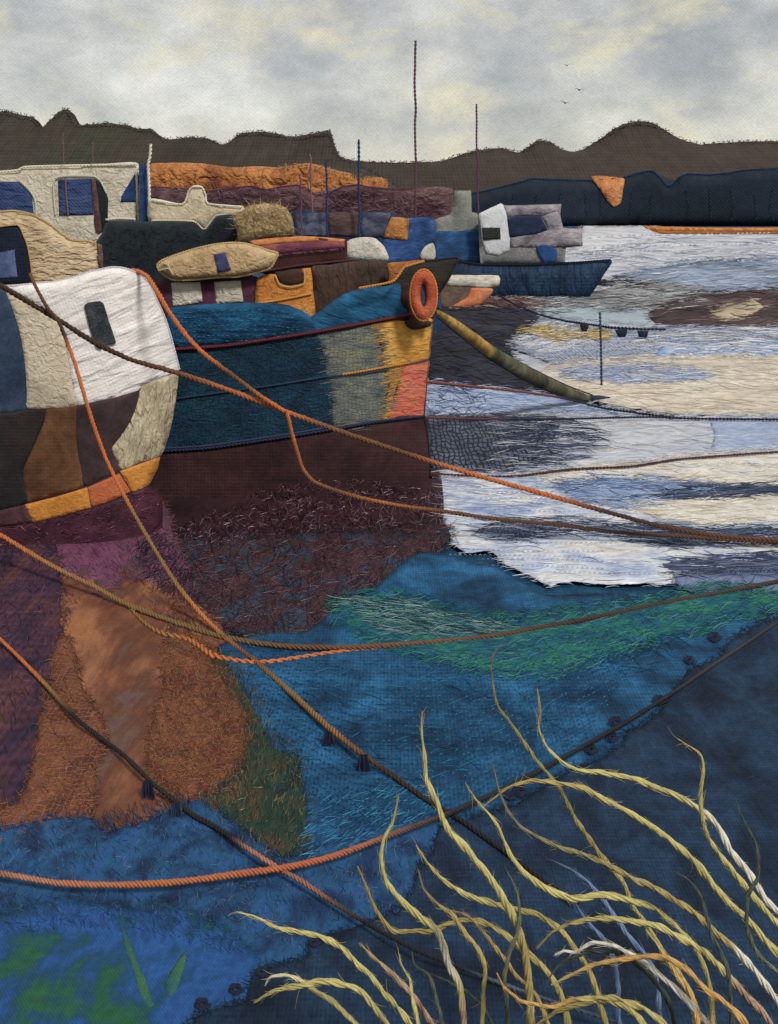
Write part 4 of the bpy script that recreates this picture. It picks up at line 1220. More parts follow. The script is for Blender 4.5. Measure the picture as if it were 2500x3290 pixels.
w2 = cloth('window', [(186, 577), (293, 574), (301, 690), (190, 693)], B, BW, tra, t=2, grid=11, smooth=False, rag=0.5, label='square blue side window')
cord('window_bar', [(210, 577), (214, 640), (219, 691)], B, 3.0, (122, 84, 92), w2, h=7)
cloth('doorway', [(303, 573), (329, 594), (348, 638), (346, 712), (438, 713), (438, 749), (329, 749), (312, 660)], B, black, tra, t=2, grid=10, smooth=False, rag=1, label='black doorway and side deck')
cloth('door_post', [(292, 573), (306, 575), (318, 660), (327, 744), (307, 746), (300, 660)], B, cl([(72, 48, 48), (104, 74, 72)], d, (2, 2), fsc=(6, 6), fine=0.35), tra, t=4, grid=8, lift=5, label='brown woolly door post')
cloth('window', [(434, 556), (436, 648), (388, 649), (391, 629)], B, cl([(28, 50, 92), (38, 66, 116)], d, (2, 2), fsc=(7, 7), fine=0.3), tra, t=2, grid=9, smooth=False, rag=1, label='blue triangular window')
cord('edge_stitching', [(0, 552), (57, 547), (76, 537), (190, 533), (333, 530), (440, 528)], B, 4.0, (206, 200, 178), tra, h=6)
cord('edge_stitching', [(340, 706), (380, 702), (436, 704)], B, 4.0, (206, 200, 178), tra, h=6)
cord('edge_stitching', [(330, 757), (390, 757), (448, 762), (453, 788), (380, 784), (312, 776)], B, 4.0, (206, 200, 178), tra, h=6)
cord('edge_stitching', [(178, 690), (178, 574), (300, 566), (322, 580), (342, 620)], B, 3.2, (190, 188, 168), tra, h=6)
cord('edge_stitching', [(60, 578), (90, 605), (112, 640), (116, 690)], B, 3.2, (190, 188, 168), tra, h=6)
cord('rail_post', [(440, 552), (442, 640), (446, 720), (449, 786)], B, 4.4, (206, 202, 184), tra, h=9, label='white corner post')
S2 = Stand(23.4)
B2 = Body([(446, 528), (474, 526), (478, 640), (480, 722), (450, 722)], 23.6, 0.2, 12, 0.5, smooth=False, grid=11)
B2.build('side_screen', cl([(28, 46, 84), (36, 62, 108), (46, 76, 124)], 23, (1, 1), fsc=(6, 6), fine=0.35), tra, label='blue felt screen')
cord('mast', [(484, 462), (482, 500), (476, 530), (479, 600), (480, 660), (482, 722)], Stand(23.3), 5.0, (204, 200, 186), tra, h=0, label='white woollen mast')
mast('aerial', 201, 425, 526, d - .3, (110, 78, 84), 2.6, tra, 4, 'dusty pink aerial')
mast('aerial', 298, 455, 524, d - .3, (110, 78, 84), 2.4, tra, 0, 'shorter dusty pink aerial')
deckm = cl([(178, 162, 134), (198, 184, 156), (206, 194, 168)], 23, (1, 1), fsc=(7, 7), fine=0.18, crumple=0.4, csc=22)
fd = [(484, 638), (586, 654), (606, 610), (620, 596), (648, 598), (660, 624), (668, 652), (781, 662), (790, 690), (757, 697), (695, 697), (676, 720), (657, 742), (640, 726), (624, 716), (484, 714)]
B3 = Body(fd, 22.9, 0.35, 20, 1.2, grid=11, rag=1)
B3.build('foredeck', deckm, tra, label='cream foredeck with a rounded winch hood')
cord('edge_stitching', [(488, 642), (586, 656), (606, 614), (620, 600), (648, 602), (660, 626), (668, 654), (778, 665)], B3, 3.4, (212, 204, 182), tra, h=6)
cord('edge_stitching', [(488, 708), (560, 708), (624, 712), (657, 736), (695, 692), (757, 692)], B3, 3.4, (204, 194, 168), tra, h=6)
nh = [(750, 704), (779, 676), (807, 657), (850, 652), (893, 657), (921, 668), (936, 693), (944, 721), (944, 752), (907, 764), (846, 770), (789, 780), (766, 778), (760, 739)]
net = thing('net_heap', 'rounded heap of tan net and paper between trawler and cruiser', 'net', A(850, 775, 21.6))
B4 = Body(nh, 21.8, 0.7, 70, 1.4, grid=11, rag=1.5)
B4.build('net', cl([(140, 112, 76), (176, 146, 102), (196, 168, 124)], 21.5, (1.6, 1.6), fsc=(7, 7), fine=0.2, crumple=1.0, csc=26), net)
scatter('net_twine', nh, B4, 260, (16, 70), 0, 90, [(112, 88, 58), (176, 150, 108), (140, 112, 74), (186, 160, 118)], 1.1, net, h=(3, 5), curl=0.8, edge=200)

# ------------------------------------------------------------------ tan launch at the left edge
d = 17.2
tan = thing('cabin_boat', 'tan quilted cabin boat with a navy doorway at the left edge', 'boat', base_at(120, d))
wl = 655 + F * CAMH / d
tb = [(-500, 660), (0, 676), (48, 674), (105, 686), (157, 714), (200, 748), (233, 769), (286, 771), (310, 781), (315, 824), (318, 864), (312, wl), (-500, wl)]
B = Body(tb, d, 0.6, 70, 2.2, grid=18)
B.build('cabin', cl([(172, 146, 112), (196, 170, 134), (208, 186, 152)], d, (0.7, 1), fsc=(9, 9), fine=0.1, ridge=1.3, rsc=(36, 14), rough=0.6), tan, label='puckered tan cabin side')
dw = cloth('doorway', [(-500, 735), (0, 729), (57, 724), (74, 755), (86, 786), (98, 848), (103, 912), (-500, 918)], B, cl([(20, 26, 42), (28, 36, 56)], d, (1, 1), weave=7, wamt=0.1), tan, t=2, grid=12, rag=0.5, smooth=False, label='navy doorway')
cloth('window', [(-60, 812), (0, 810), (48, 802), (55, 890), (0, 896), (-60, 898)], B, cl([(56, 72, 116), (78, 94, 138), (96, 110, 152)], d, (1.5, 1.5), fsc=(8, 8), fine=0.3), dw, t=4, grid=9, rag=3, smooth=False, lift=4, label='lilac-blue fleece window')
cord('edge_stitching', [(0, 680), (48, 678), (105, 690), (157, 718), (200, 752), (233, 772), (286, 775), (308, 784)], B, 3.0, (176, 142, 84), tan, h=5)
cord('edge_stitching', [(0, 728), (57, 723), (76, 757), (88, 788), (99, 848), (104, 905)], B, 2.8, (176, 142, 84), tan, h=6)
cloth('corner_strip', [(312, 781), (329, 786), (332, 860), (318, 866)], B, cl([(84, 58, 54), (112, 84, 78)], d, (2, 2), fsc=(6, 6), fine=0.35), tan, t=3, grid=8, smooth=False, label='brown woolly corner')

# ------------------------------------------------------------------ blue barge
def bd(X, Y):
    """plan curve of the barge side: nearly straight, turning away to the stem at the right"""
    u = np.clip((np.asarray(X, float) - 900) / 500.0, 0, 1.2)
    return 14.5 + 1.0 * u ** 2.2


barge = thing('barge', 'big blue barge with plum lower hull and life ring on its bow', 'boat', base_at(950, 14.6))
hb = [(500, 1000), (548, 987), (696, 975), (833, 972), (917, 978), (958, 993), (1000, 1018), (1036, 993), (1095, 951), (1155, 927), (1244, 918), (1300, 905), (1372, 860), (1400, 930), (1392, 1023), (1377, 1154), (1369, 1267), (1364, 1338), (1376, 1415), (1384, 1523), (1406, 1600),
      (1400, 1690), (1250, 1710), (1000, 1715), (700, 1720), (470, 1720), (440, 1400)]
HB = Body(hb, bd, 0.25, 60, 3.6, grid=20)
HB.build('hull', cl([(40, 26, 28), (52, 34, 36)], 14.4, (1, 1)), barge)
BLU = [(12, 46, 76), (20, 72, 108), (32, 98, 140)]
cloth('bulwark', [(536, 1046), (540, 1000), (548, 987), (696, 975), (833, 972), (917, 978), (958, 993), (1000, 1018), (1012, 1064), (900, 1082), (798, 1095), (680, 1106), (565, 1113)], HB,
      cl(BLU, 14.2, (0.8, 1.6), fsc=(22, 5), fine=0.3, ridge=0.5, rsc=(60, 16)), barge, t=6, grid=13, rag=2, label='blue fleece bulwark aft')
cloth('bulwark', [(1000, 1020), (1036, 993), (1095, 951), (1155, 927), (1244, 918), (1292, 912), (1286, 969), (1318, 1008), (1214, 1030), (1110, 1048), (1014, 1064)], HB,
      cl(BLU, 14.2, (0.8, 1.6), fsc=(22, 5), fine=0.3, ridge=0.5, rsc=(60, 16), rot=20), barge, t=6, grid=13, rag=2, label='blue fleece bulwark at the bow')
for k in range(7):
    y = 1000 + k * 15
    stitches('bulwark_stitching', [(560, y + 6), (700, y - 2 + k), (850, y - 4 + k), (970, min(1060, y + 12))], HB, 15, 11, [(14, 50, 80), (40, 116, 158)], 1.7, barge, h=12, jit=1)
cloth('rubbing_strake', [(560, 1116), (738, 1102), (1012, 1060), (1214, 1024), (1336, 1002), (1340, 1014), (1214, 1037), (1012, 1075), (738, 1117), (562, 1130)], HB, cl([(58, 24, 32), (86, 36, 46)], 14.2, (3, 3), fsc=(10, 5), fine=0.35), barge, t=7, grid=9, rag=1.5, lift=6, label='maroon woollen rubbing strake')
cord('rubbing_cord', [(562, 1122), (738, 1109), (1012, 1067), (1214, 1030), (1336, 1007)], HB, 4.0, (98, 40, 52), barge, h=14)
cloth('hull_panel', [(560, 1133), (700, 1122), (870, 1100), (1018, 1078), (1038, 1118), (1050, 1207), (1072, 1290), (1072, 1376), (940, 1402), (798, 1424), (660, 1440), (530, 1450), (520, 1404), (550, 1267)], HB,
      cl([(14, 32, 48), (18, 46, 68), (22, 58, 84), (22, 72, 84)], 14.2, (0.9, 1.2), gauze=((24, 44, 66), 14, 0.72), fsc=(16, 6), fine=0.3), barge, t=4, grid=14, rag=2, label='deep blue gauze hull panel')
scatter('gauze_threads', [(565, 1135), (1018, 1082), (1070, 1290), (1070, 1372), (540, 1445), (565, 1267)], HB, 800, (24, 80), -8, 40, [(30, 56, 80), (44, 70, 94), (18, 42, 64), (26, 78, 92)], 1.1, barge, h=(8, 13), curl=0.7)
cloth('hull_panel', [(1018, 1076), (1110, 1060), (1214, 1040), (1230, 1060), (1218, 1110), (1240, 1150), (1236, 1190), (1250, 1230), (1240, 1290), (1250, 1320), (1228, 1352), (1150, 1366), (1072, 1378), (1060, 1330), (1072, 1290), (1050, 1207), (1036, 1118)], HB,
      cl([(70, 76, 74), (96, 102, 96), (112, 116, 104), (124, 116, 90)], 14.2, (1, 2), gauze=((70, 82, 92), 13, 0.8), fsc=(18, 5), fine=0.35), barge, t=5, grid=13, rag=4, label='frayed grey-green hull panel')
scatter('frayed_threads', [(1030, 1080), (1230, 1045), (1270, 1120), (1260, 1340), (1080, 1376)], HB, 420, (24, 70), -8, 7, [(110, 118, 116), (84, 94, 98), (126, 126, 110), (74, 82, 90)], 1.2, barge, h=(8, 10))
cloth('hull_panel', [(1212, 1040), (1300, 1030), (1388, 1022), (1383, 1090), (1376, 1154), (1300, 1168), (1236, 1184), (1222, 1150), (1236, 1120), (1216, 1090)], HB,
      cl([(186, 124, 44), (204, 146, 58), (206, 158, 78)], 14.4, (0.8, 1.4), fsc=(14, 6), fine=0.2, ridge=0.8, rsc=(30, 14)), barge, t=6, grid=12, rag=3, label='mustard yellow bow panel')
cloth('hull_panel', [(1238, 1184), (1300, 1170), (1296, 1200), (1276, 1240), (1262, 1290), (1246, 1350), (1226, 1352), (1240, 1290), (1252, 1240)], HB, cl([(176, 112, 40), (206, 142, 56)], 14.4, (1.5, 1.5), fsc=(14, 6), fine=0.25), barge, t=4, grid=10, rag=4, label='thin mustard sliver')
cloth('hull_panel', [(1296, 1174), (1376, 1157), (1372, 1220), (1368, 1270), (1363, 1337), (1300, 1342), (1242, 1352), (1258, 1300), (1276, 1250)], HB,
      cl([(176, 72, 56), (192, 92, 72), (196, 112, 84)], 14.5, (0.8, 1.2), fsc=(14, 7), fine=0.18, ridge=0.8, rsc=(30, 14)), barge, t=6, grid=12, rag=2, label='coral red bow panel')
scatter('frayed_threads', [(1190, 1050), (1230, 1040), (1250, 1180), (1300, 1180), (1260, 1340), (1220, 1350), (1236, 1250)], HB, 130, (16, 46), -8, 7, [(206, 146, 58), (186, 124, 44), (140, 122, 90)], 1.4, barge, h=(9, 11))
cord('seam_cord', [(1101, 1203), (1180, 1190), (1280, 1172), (1376, 1155)], HB, 3.8, [(0, (190, 126, 48)), (0.6, (196, 130, 50)), (1, (50, 56, 90))], barge, h=11)
cord('seam_cord', [(540, 1284), (700, 1262), (900, 1234), (1050, 1210), (1180, 1198), (1250, 1186)], HB, 3.0, (44, 62, 90), barge, h=10)
cord('boot_line', [(525, 1448), (660, 1440), (798, 1421), (940, 1400), (1072, 1378), (1230, 1352), (1364, 1337)], HB, 4.6, (40, 46, 78), barge, h=9)
cord('boot_line', [(525, 1440), (660, 1432), (798, 1413), (940, 1392), (1072, 1370)], HB, 3.0, (58, 66, 98), barge, h=9)
cloth('lower_hull', [(515, 1456), (660, 1446), (798, 1428), (940, 1406), (1072, 1385), (1230, 1360), (1366, 1344), (1376, 1415), (1384, 1523), (1404, 1606), (1398, 1670), (1250, 1690), (1000, 1700), (700, 1705), (480, 1705), (450, 1560)], HB,
      cl([(40, 23, 26), (52, 29, 32), (64, 36, 38), (58, 38, 34)], 14.3, (0.6, 0.6), weave=7, wamt=0.10, fine=0.12, fsc=(9, 9)), barge, t=3, grid=16, rag=1, label='dark plum-brown cotton lower hull')
cord('stem_seam', [(1392, 1025), (1377, 1154), (1369, 1267), (1363, 1338), (1376, 1415), (1384, 1523), (1404, 1590)], HB, 2.6, [(0, (120, 80, 40)), (0.4, (120, 50, 44)), (0.5, (40, 26, 30)), (1, (40, 26, 30))], barge, h=5)
scatter('glitter_hairs', [(620, 1640), (760, 1600), (900, 1560), (1050, 1540), (1250, 1545), (1395, 1570), (1400, 1610), (1000, 1645), (640, 1652)], HB, 700, (10, 44), -50, 50, [(110, 62, 90), (150, 104, 130), (70, 38, 52), (84, 66, 50), (50, 30, 36)], 1.2, barge, LUREX, h=(4, 14))
# bow rail, bitts
dk = cl([(34, 30, 28), (46, 44, 38), (52, 50, 42)], 15, (1, 1), weave=8, wamt=0.1, fine=0.15)
BB = Body([(1240, 930), (1270, 898), (1290, 862), (1367, 838), (1471, 826), (1468, 850), (1440, 902), (1411, 945), (1398, 1000), (1330, 1010), (1260, 1000)], 15.45, 0.2, 24, 1.0, grid=13)
BB.build('bow_flare', dk, barge, label='dark olive bow flare')
cord('bow_seam', [(1367, 839), (1420, 832), (1470, 827), (1466, 850), (1438, 903), (1410, 946)], BB, 2.8, (40, 44, 60), barge, h=4)
cloth('bow_coaming', [(1246, 846), (1300, 840), (1364, 834), (1364, 842), (1298, 858), (1290, 876), (1277, 896), (1249, 912), (1250, 880)], BB, cl([(140, 84, 42), (178, 110, 50)], 15, (2, 2), crumple=0.5, csc=24), barge, t=4, grid=9, label='orange cloth coaming')
cord('coaming_cord', [(1152, 926), (1210, 916), (1262, 904), (1284, 880), (1300, 858), (1362, 840)], Stand(lambda X, Y: bd(X, Y) - 0.42), 4.0, (192, 122, 52), barge, h=0)
# ring bracket
RB = Body([(1281, 914), (1318, 912), (1322, 1000), (1390, 1036), (1384, 1048), (1330, 1060), (1296, 1038), (1316, 1010), (1284, 972)], 15.05, 0.2, 14, 0.3, grid=10)
RB.build('ring_bracket', cl([(44, 28, 26), (66, 44, 40)], 14.6, (2, 2), fsc=(8, 8), fine=0.3), barge, label='dark brown life-ring bracket')

# cabin on the barge deck
CB = Body([(507, 904), (600, 900), (704, 893), (825, 888), (840, 930), (850, 1040), (500, 1050)], 15.6, 0.25, 20, 1.6, grid=16)
CB.build('cabin', cl([(58, 26, 48), (78, 38, 62), (92, 50, 72)], 15.4, (1, 1), fsc=(6, 6), fine=0.38, sheen=0.1), barge, label='plum felt cabin wall')
wc = cl([(184, 176, 158), (206, 200, 186), (216, 212, 202)], 15.3, (1, 1), fsc=(10, 10), fine=0.08, crumple=0.6, csc=26, rough=0.45)
cloth('window', [(549, 908), (643, 905), (652, 971), (556, 984)], CB, wc, barge, t=5, grid=9, smooth=False, rag=1.5, label='white padded window')
cloth('window', [(687, 906), (773, 901), (782, 969), (695, 977)], CB, wc, barge, t=5, grid=9, smooth=False, rag=1.5, label='white padded window beside the orange dinghy panel')
rf = [(505, 850), (525, 834), (579, 814), (632, 798), (686, 786), (739, 780), (786, 782), (829, 793), (864, 805), (893, 814), (884, 836), (868, 861), (821, 876), (764, 889), (704, 891), (614, 899), (557, 899), (532, 887), (511, 868)]
RF = Body(rf, 15.35, 0.35, 50, 1.4, grid=12)
RF.build('cabin_roof', cl([(162, 132, 92), (188, 156, 114), (200, 170, 130)], 15, (0.8, 1), fsc=(9, 9), fine=0.12, crumple=0.55, csc=30, rough=0.6), barge, label='tan leaf-shaped cabin roof')
cloth('skylight', [(687, 817), (723, 810), (742, 866), (701, 876)], RF, cl([(50, 52, 92), (72, 74, 118)], 15, (2, 2), fsc=(7, 7), fine=0.3), barge, t=4, grid=9, smooth=False, rag=1.5, lift=4, label='violet skylight')
cord('roof_edge', rf, RF, 3.6, (182, 158, 110), barge, h=3, closed=True)
cord('roof_edge', [(512, 870), (540, 862), (556, 884), (538, 850), (520, 846)], RF, 3.0, (190, 172, 130), barge, h=8)
# orange hatch panel and brown tarpaulin
ot = Body([(825, 896), (868, 880), (884, 880), (975, 862), (998, 860), (1006, 930), (1004, 1040), (830, 1040)], 15.5, 0.2, 18, 0.8, grid=12)
ot.build('hatch', cl([(176, 104, 38), (200, 124, 50), (204, 136, 66)], 15.2, (1.2, 1.2), crumple=0.6, csc=24, fine=0.14, rough=0.6), barge, label='orange cloth hatch side')
cloth('hatch_opening', [(882, 874), (930, 866), (972, 862), (975, 907), (929, 917), (898, 908)], ot, cl([(48, 30, 28), (70, 44, 38)], 15.2, (1, 1), fine=0.12), barge, t=2, grid=10, smooth=False, lift=4, label='brown hatch opening')
cord('hatch_stitching', [(826, 974), (880, 967), (936, 957), (1003, 943)], ot, 3.0, (214, 146, 74), barge, h=5)
cord('hatch_stitching', [(884, 882), (898, 912), (929, 921), (976, 911), (978, 866)], ot, 2.4, (206, 168, 110), barge, h=8)
tp = Body([(1000, 858), (1070, 850), (1138, 838), (1190, 838), (1246, 838), (1250, 908), (1240, 1010), (1000, 1040), (930, 1010), (925, 976), (965, 955), (1004, 940)], 15.75, 0.25, 50, 1.4, grid=14)
tp.build('tarpaulin', cl([(46, 36, 30), (58, 48, 38), (72, 52, 44), (84, 56, 46)], 15.4, (0.5, 0.6), fine=0.12, fsc=(10, 10), ridge=0.2, rsc=(20, 60), rough=0.7), barge, label='brown cotton hold cover')
# striped awning behind the roof
aw = Body([(800, 772), (846, 768), (948, 759), (1030, 762), (1112, 770), (1116, 830), (1150, 836), (1060, 850), (1000, 870), (880, 890), (820, 860)], 17.5, 0.25, 24, 1.4, grid=13)
aw.build('awning', cl([(54, 28, 30), (72, 40, 38)], 17, (1, 1), fine=0.15), barge, label='dark brown awning')
cloth('awning_stripe', [(800, 774), (846, 768), (948, 759), (1030, 761), (1108, 769), (1106, 777), (1000, 776), (900, 782), (846, 790), (810, 785)], aw, cl([(160, 92, 50), (192, 120, 62), (176, 90, 64)], 17, (1.5, 2), fsc=(14, 5), fine=0.3), barge, t=3, grid=9, label='orange awning edge')
cloth('awning_stripe', [(830, 792), (900, 782), (1000, 776), (1106, 777), (1108, 796), (1000, 803), (900, 812), (880, 820), (862, 806)], aw, cl([(88, 44, 66), (120, 62, 78), (158, 86, 76)], 17, (0.7, 2), fsc=(14, 6), fine=0.25), barge, t=4, grid=10, label='plum and coral awning stripe')
stitches('awning_stitching', [(886, 822), (960, 813), (1040, 806), (1108, 798)], aw, 7, 7, [(110, 50, 84), (84, 34, 62), (140, 90, 110)], 2.2, barge, h=10, slant=5)
stitches('awning_stitching', [(880, 814), (960, 805), (1040, 799), (1108, 791)], aw, 7, 7, [(110, 50, 84), (84, 34, 62)], 2.0, barge, h=10, slant=5)
cord('awning_rope', [(790, 882), (880, 866), (960, 853), (1060, 842), (1148, 834)], aw, 3.6, (88, 48, 58), barge, h=8)

# life ring hung on the bow
ring = thing('life_ring', 'orange-red life ring hung on the bow of the blue barge', 'life ring', A(1361, 1028, 14.45))
dR = 14.55
a = np.linspace(0, 2 * math.pi, 64, endpoint=False)
nb = 16
V, UV, n = [], [], 64
for k in range(nb):
    b = 2 * math.pi * k / nb
    # radial centre line between hole (9 x 37) and rim (44 x 82)
    rx, ry = 26.5 + 17.5 * math.cos(b), 59.5 + 22.5 * math.cos(b)
    jit = 1 + 0.012 * np.sin(a * 9 + k) + 0.01 * rng.standard_normal(64)
    X = 1361 + rx * np.cos(a) * jit
    Y = 948 + ry * np.sin(a) * jit
    dd = dR - 0.085 * math.sin(b)
    V.append(P(X, Y, np.full(n, dd)))
    UV.append(np.stack([X / 100, -Y / 100], 1))
Vv = np.concatenate(V)
Fc = [(k * n + i, k * n + (i + 1) % n, ((k + 1) % nb) * n + (i + 1) % n, ((k + 1) % nb) * n + i) for k in range(nb) for i in range(n)]
link_mesh('ring', Vv, Fc, cl([(166, 66, 42), (186, 84, 54), (198, 104, 72)], 14.4, (1.5, 1.5), fsc=(7, 7), fine=0.2, crumple=0.4, csc=20), ring, np.concatenate(UV))
el = [(1361 + 43 * math.cos(t_), 948 + 82 * math.sin(t_)) for t_ in np.linspace(0, 2 * math.pi, 30, endpoint=False)]
cord('rim_stitching', el, Stand(dR - .03), 4.0, (200, 120, 52), ring, h=0, closed=True)
cloth('ring_backing', [(1352, 915), (1366, 915), (1371, 948), (1367, 986), (1354, 984), (1349, 948)], Stand(dR + .02), cl([(40, 58, 84), (56, 78, 104)], 14.5, (2, 2)), ring, t=2, grid=8, label='slate blue cloth seen through the ring')

# ------------------------------------------------------------------ white boat in front at the left
def wdp(X, Y):
    u = np.clip((np.asarray(X, float) - 200) / 380.0, 0, 1.1)
    return 12.55 + 0.75 * u ** 2.4


wb = thing('white_boat', 'white satin boat with brown lower hull and orange stripe at left', 'boat', base_at(250, 12.7))
oh = [(-500, 925), (0, 921), (25, 918), (100, 912), (167, 906), (230, 892), (292, 873), (354, 858), (396, 860), (438, 875), (479, 908), (504, 963), (533, 1029), (554, 1100), (577, 1188), (571, 1210), (567, 1279), (556, 1345), (542, 1404), (517, 1465), (510, 1504), (480, 1560), (518, 1602),
      (520, 1700), (480, 1800), (300, 1840), (0, 1850), (-500, 1850)]
WBD = Body(oh, wdp, 0.3, 60, 3.2, grid=20)
WBD.build('hull', cl([(60, 36, 42), (76, 46, 52)], 12.3, (1, 1)), wb)
cloth('hull_panel', [(-500, 928), (0, 929), (17, 935), (42, 996), (63, 1071), (79, 1167), (85, 1258), (86, 1316), (0, 1328), (-500, 1345)], WBD, cl([(36, 50, 74), (48, 66, 92), (58, 76, 102)], 12.2, (0.7, 0.7), fsc=(6, 6), fine=0.3, sheen=0.1), wb, t=3, grid=14, rag=0.8, label='slate blue felt panel')
cloth('hull_panel', [(17, 930), (60, 945), (125, 979), (188, 1033), (208, 1092), (222, 1165), (234, 1242), (250, 1302), (167, 1311), (88, 1311), (86, 1258), (80, 1167), (64, 1071), (42, 996)], WBD,
      cl([(178, 162, 136), (198, 182, 156), (204, 190, 166)], 12.2, (0.6, 0.6), fsc=(9, 9), fine=0.10, crumple=0.5, csc=30, rough=0.6), wb, t=4, grid=13, rag=0.8, label='cream puckered panel')
sat = cl([(208, 202, 198), (224, 218, 213), (232, 226, 221)], 12.2, (0.6, 1.0), weave=7, wamt=0.05, fine=0.06, fsc=(8, 8), ridge=0.34, rsc=(150, 40), rot=-22, rough=0.5, spec=0.35)
cloth('hull_panel', [(25, 920), (100, 913), (167, 907), (230, 893), (292, 874), (354, 860), (396, 862), (438, 877), (478, 910), (503, 964), (531, 1030), (552, 1100), (575, 1188), (570, 1200), (521, 1214), (458, 1239), (446, 1253), (375, 1276), (300, 1293), (250, 1303), (234, 1242), (222, 1165), (208, 1092), (188, 1033), (125, 979), (60, 945)], WBD,
      sat, wb, t=5, grid=12, rag=0.6, wr=1.3, wsc=60, wst=(0.5, 1.4), label='gleaming white satin stern panel')
cloth('window', [(271, 980), (282, 972), (322, 967), (333, 975), (350, 1030), (373, 1098), (366, 1106), (340, 1108), (322, 1122), (310, 1116), (290, 1060)], WBD, cl([(34, 40, 48), (54, 60, 66), (78, 82, 86)], 12.1, (2, 2), fsc=(8, 8), fine=0.3, crumple=0.6, csc=16), wb, t=5, grid=9, rag=1, lift=13, label='charcoal velvet window')
cord('edge_cord', [(25, 919), (100, 912), (167, 906), (230, 892), (292, 873), (354, 859), (396, 861), (438, 876), (479, 909), (504, 964), (533, 1030), (554, 1100), (576, 1186)], WBD, 3.4, (196, 186, 200), wb, h=5)
BR = dict(fine=0.10, fsc=(9, 9), weave=8, wamt=0.05, rough=0.7)
cloth('hull_panel', [(-500, 1345), (0, 1328), (88, 1316), (147, 1316), (142, 1354), (110, 1430), (76, 1504), (73, 1529), (80, 1570), (88, 1614), (0, 1639), (-500, 1690)], WBD, cl([(26, 26, 32), (38, 34, 36), (52, 42, 38)], 12.2, (0.5, 0.6), **BR), wb, t=3, grid=14, rag=0.8, label='near-black cotton panel')
cloth('hull_panel', [(147, 1316), (200, 1311), (249, 1304), (246, 1404), (254, 1475), (267, 1559), (180, 1590), (88, 1614), (80, 1570), (73, 1529), (76, 1504), (110, 1430), (142, 1354)], WBD, cl([(74, 46, 30), (104, 68, 42), (134, 94, 58)], 12.2, (0.7, 0.7), **BR), wb, t=3, grid=13, rag=0.8, label='bronze-brown cotton panel')
cloth('hull_panel', [(249, 1304), (375, 1277), (450, 1253), (440, 1300), (417, 1356), (390, 1396), (360, 1436), (372, 1470), (388, 1510), (330, 1536), (270, 1559), (256, 1475), (247, 1404)], WBD, cl([(48, 34, 38), (66, 48, 50), (82, 62, 62)], 12.2, (0.8, 0.8), fine=0.2, fsc=(9, 9), sheen=0.1), wb, t=3, grid=13, rag=0.8, label='plum-brown velvet panel')
cloth('hull_panel', [(458, 1238), (521, 1214), (571, 1202), (566, 1279), (555, 1345), (541, 1404), (516, 1464), (450, 1486), (390, 1509), (372, 1470), (359, 1442), (392, 1396), (418, 1356), (440, 1300), (448, 1262)], WBD,
      cl([(164, 148, 118), (186, 170, 138), (200, 186, 156)], 12.3, (0.8, 0.8), fine=0.1, fsc=(9, 9), ridge=0.45, rsc=(16, 60), rough=0.6), wb, t=5, grid=11, rag=0.6, wr=2.5, wst=(1.5, 0.6), label='cream curved quarter panel')
for q, c, lb in (([(-500, 1692), (0, 1640), (80, 1621), (104, 1677), (0, 1692), (-500, 1740)], [(66, 38, 46), (92, 58, 62)], 'plum end of the stripe'),
                 ([(80, 1621), (180, 1596), (280, 1566), (293, 1630), (200, 1656), (105, 1679)], [(192, 118, 40), (208, 138, 56)], 'orange stripe section'),
                 ([(281, 1566), (330, 1545), (384, 1521), (421, 1580), (360, 1608), (294, 1630)], [(176, 86, 48), (190, 102, 60)], 'burnt red stripe section'),
                 ([(385, 1514), (450, 1490), (515, 1467), (508, 1504), (480, 1558), (425, 1583)], [(190, 118, 42), (206, 138, 58)], 'orange stripe end')):
    cloth('waterline_stripe', q, WBD, cl(c, 12.3, (1.2, 1.2), fine=0.14, fsc=(8, 8), crumple=0.3, csc=26), wb, t=4, grid=11, rag=0.6, smooth=False, lift=4, label=lb)
cloth('bottom_panel', [(-500, 1742), (0, 1694), (104, 1680), (293, 1632), (425, 1584), (482, 1562), (518, 1602), (516, 1680), (420, 1760), (300, 1790), (150, 1800), (0, 1810), (-500, 1820)], WBD,
      cl([(48, 24, 36), (68, 32, 48), (86, 42, 62)], 12.4, (1.0, 1.4), fsc=(12, 6), fine=0.25, rough=0.6), wb, t=3, grid=13, rag=1.5, label='wine-red velvet bottom band')
scatter('velvet_hairs', [(0, 1700), (300, 1640), (480, 1570), (515, 1610), (420, 1700), (0, 1770)], WBD, 380, (14, 50), -18, 30, [(110, 54, 78), (70, 28, 48), (140, 90, 108), (90, 46, 50)], 1.3, wb, LUREX, h=(4, 9))
stitches('bottom_stitching', [(-100, 1780), (100, 1764), (300, 1734), (420, 1700), (500, 1655)], WBD, 12, 9, [(90, 40, 62), (120, 66, 88)], 1.8, wb, h=7)

# ------------------------------------------------------------------ boom slung from the bow to the water
boom = thing('boom', 'mustard and olive padded boom slanting from the bow into the water', 'boom', A(1400, 1000, 14.9))
cl_pts = np.array([(1404, 1002, 15.4, 9), (1450, 1036, 16.0, 17), (1520, 1088, 17.0, 20), (1572, 1130, 17.7, 22), (1692, 1202, 19.2, 24), (1800, 1252, 20.6, 21), (1880, 1278, 21.4, 12), (1900, 1280, 21.6, 8)])


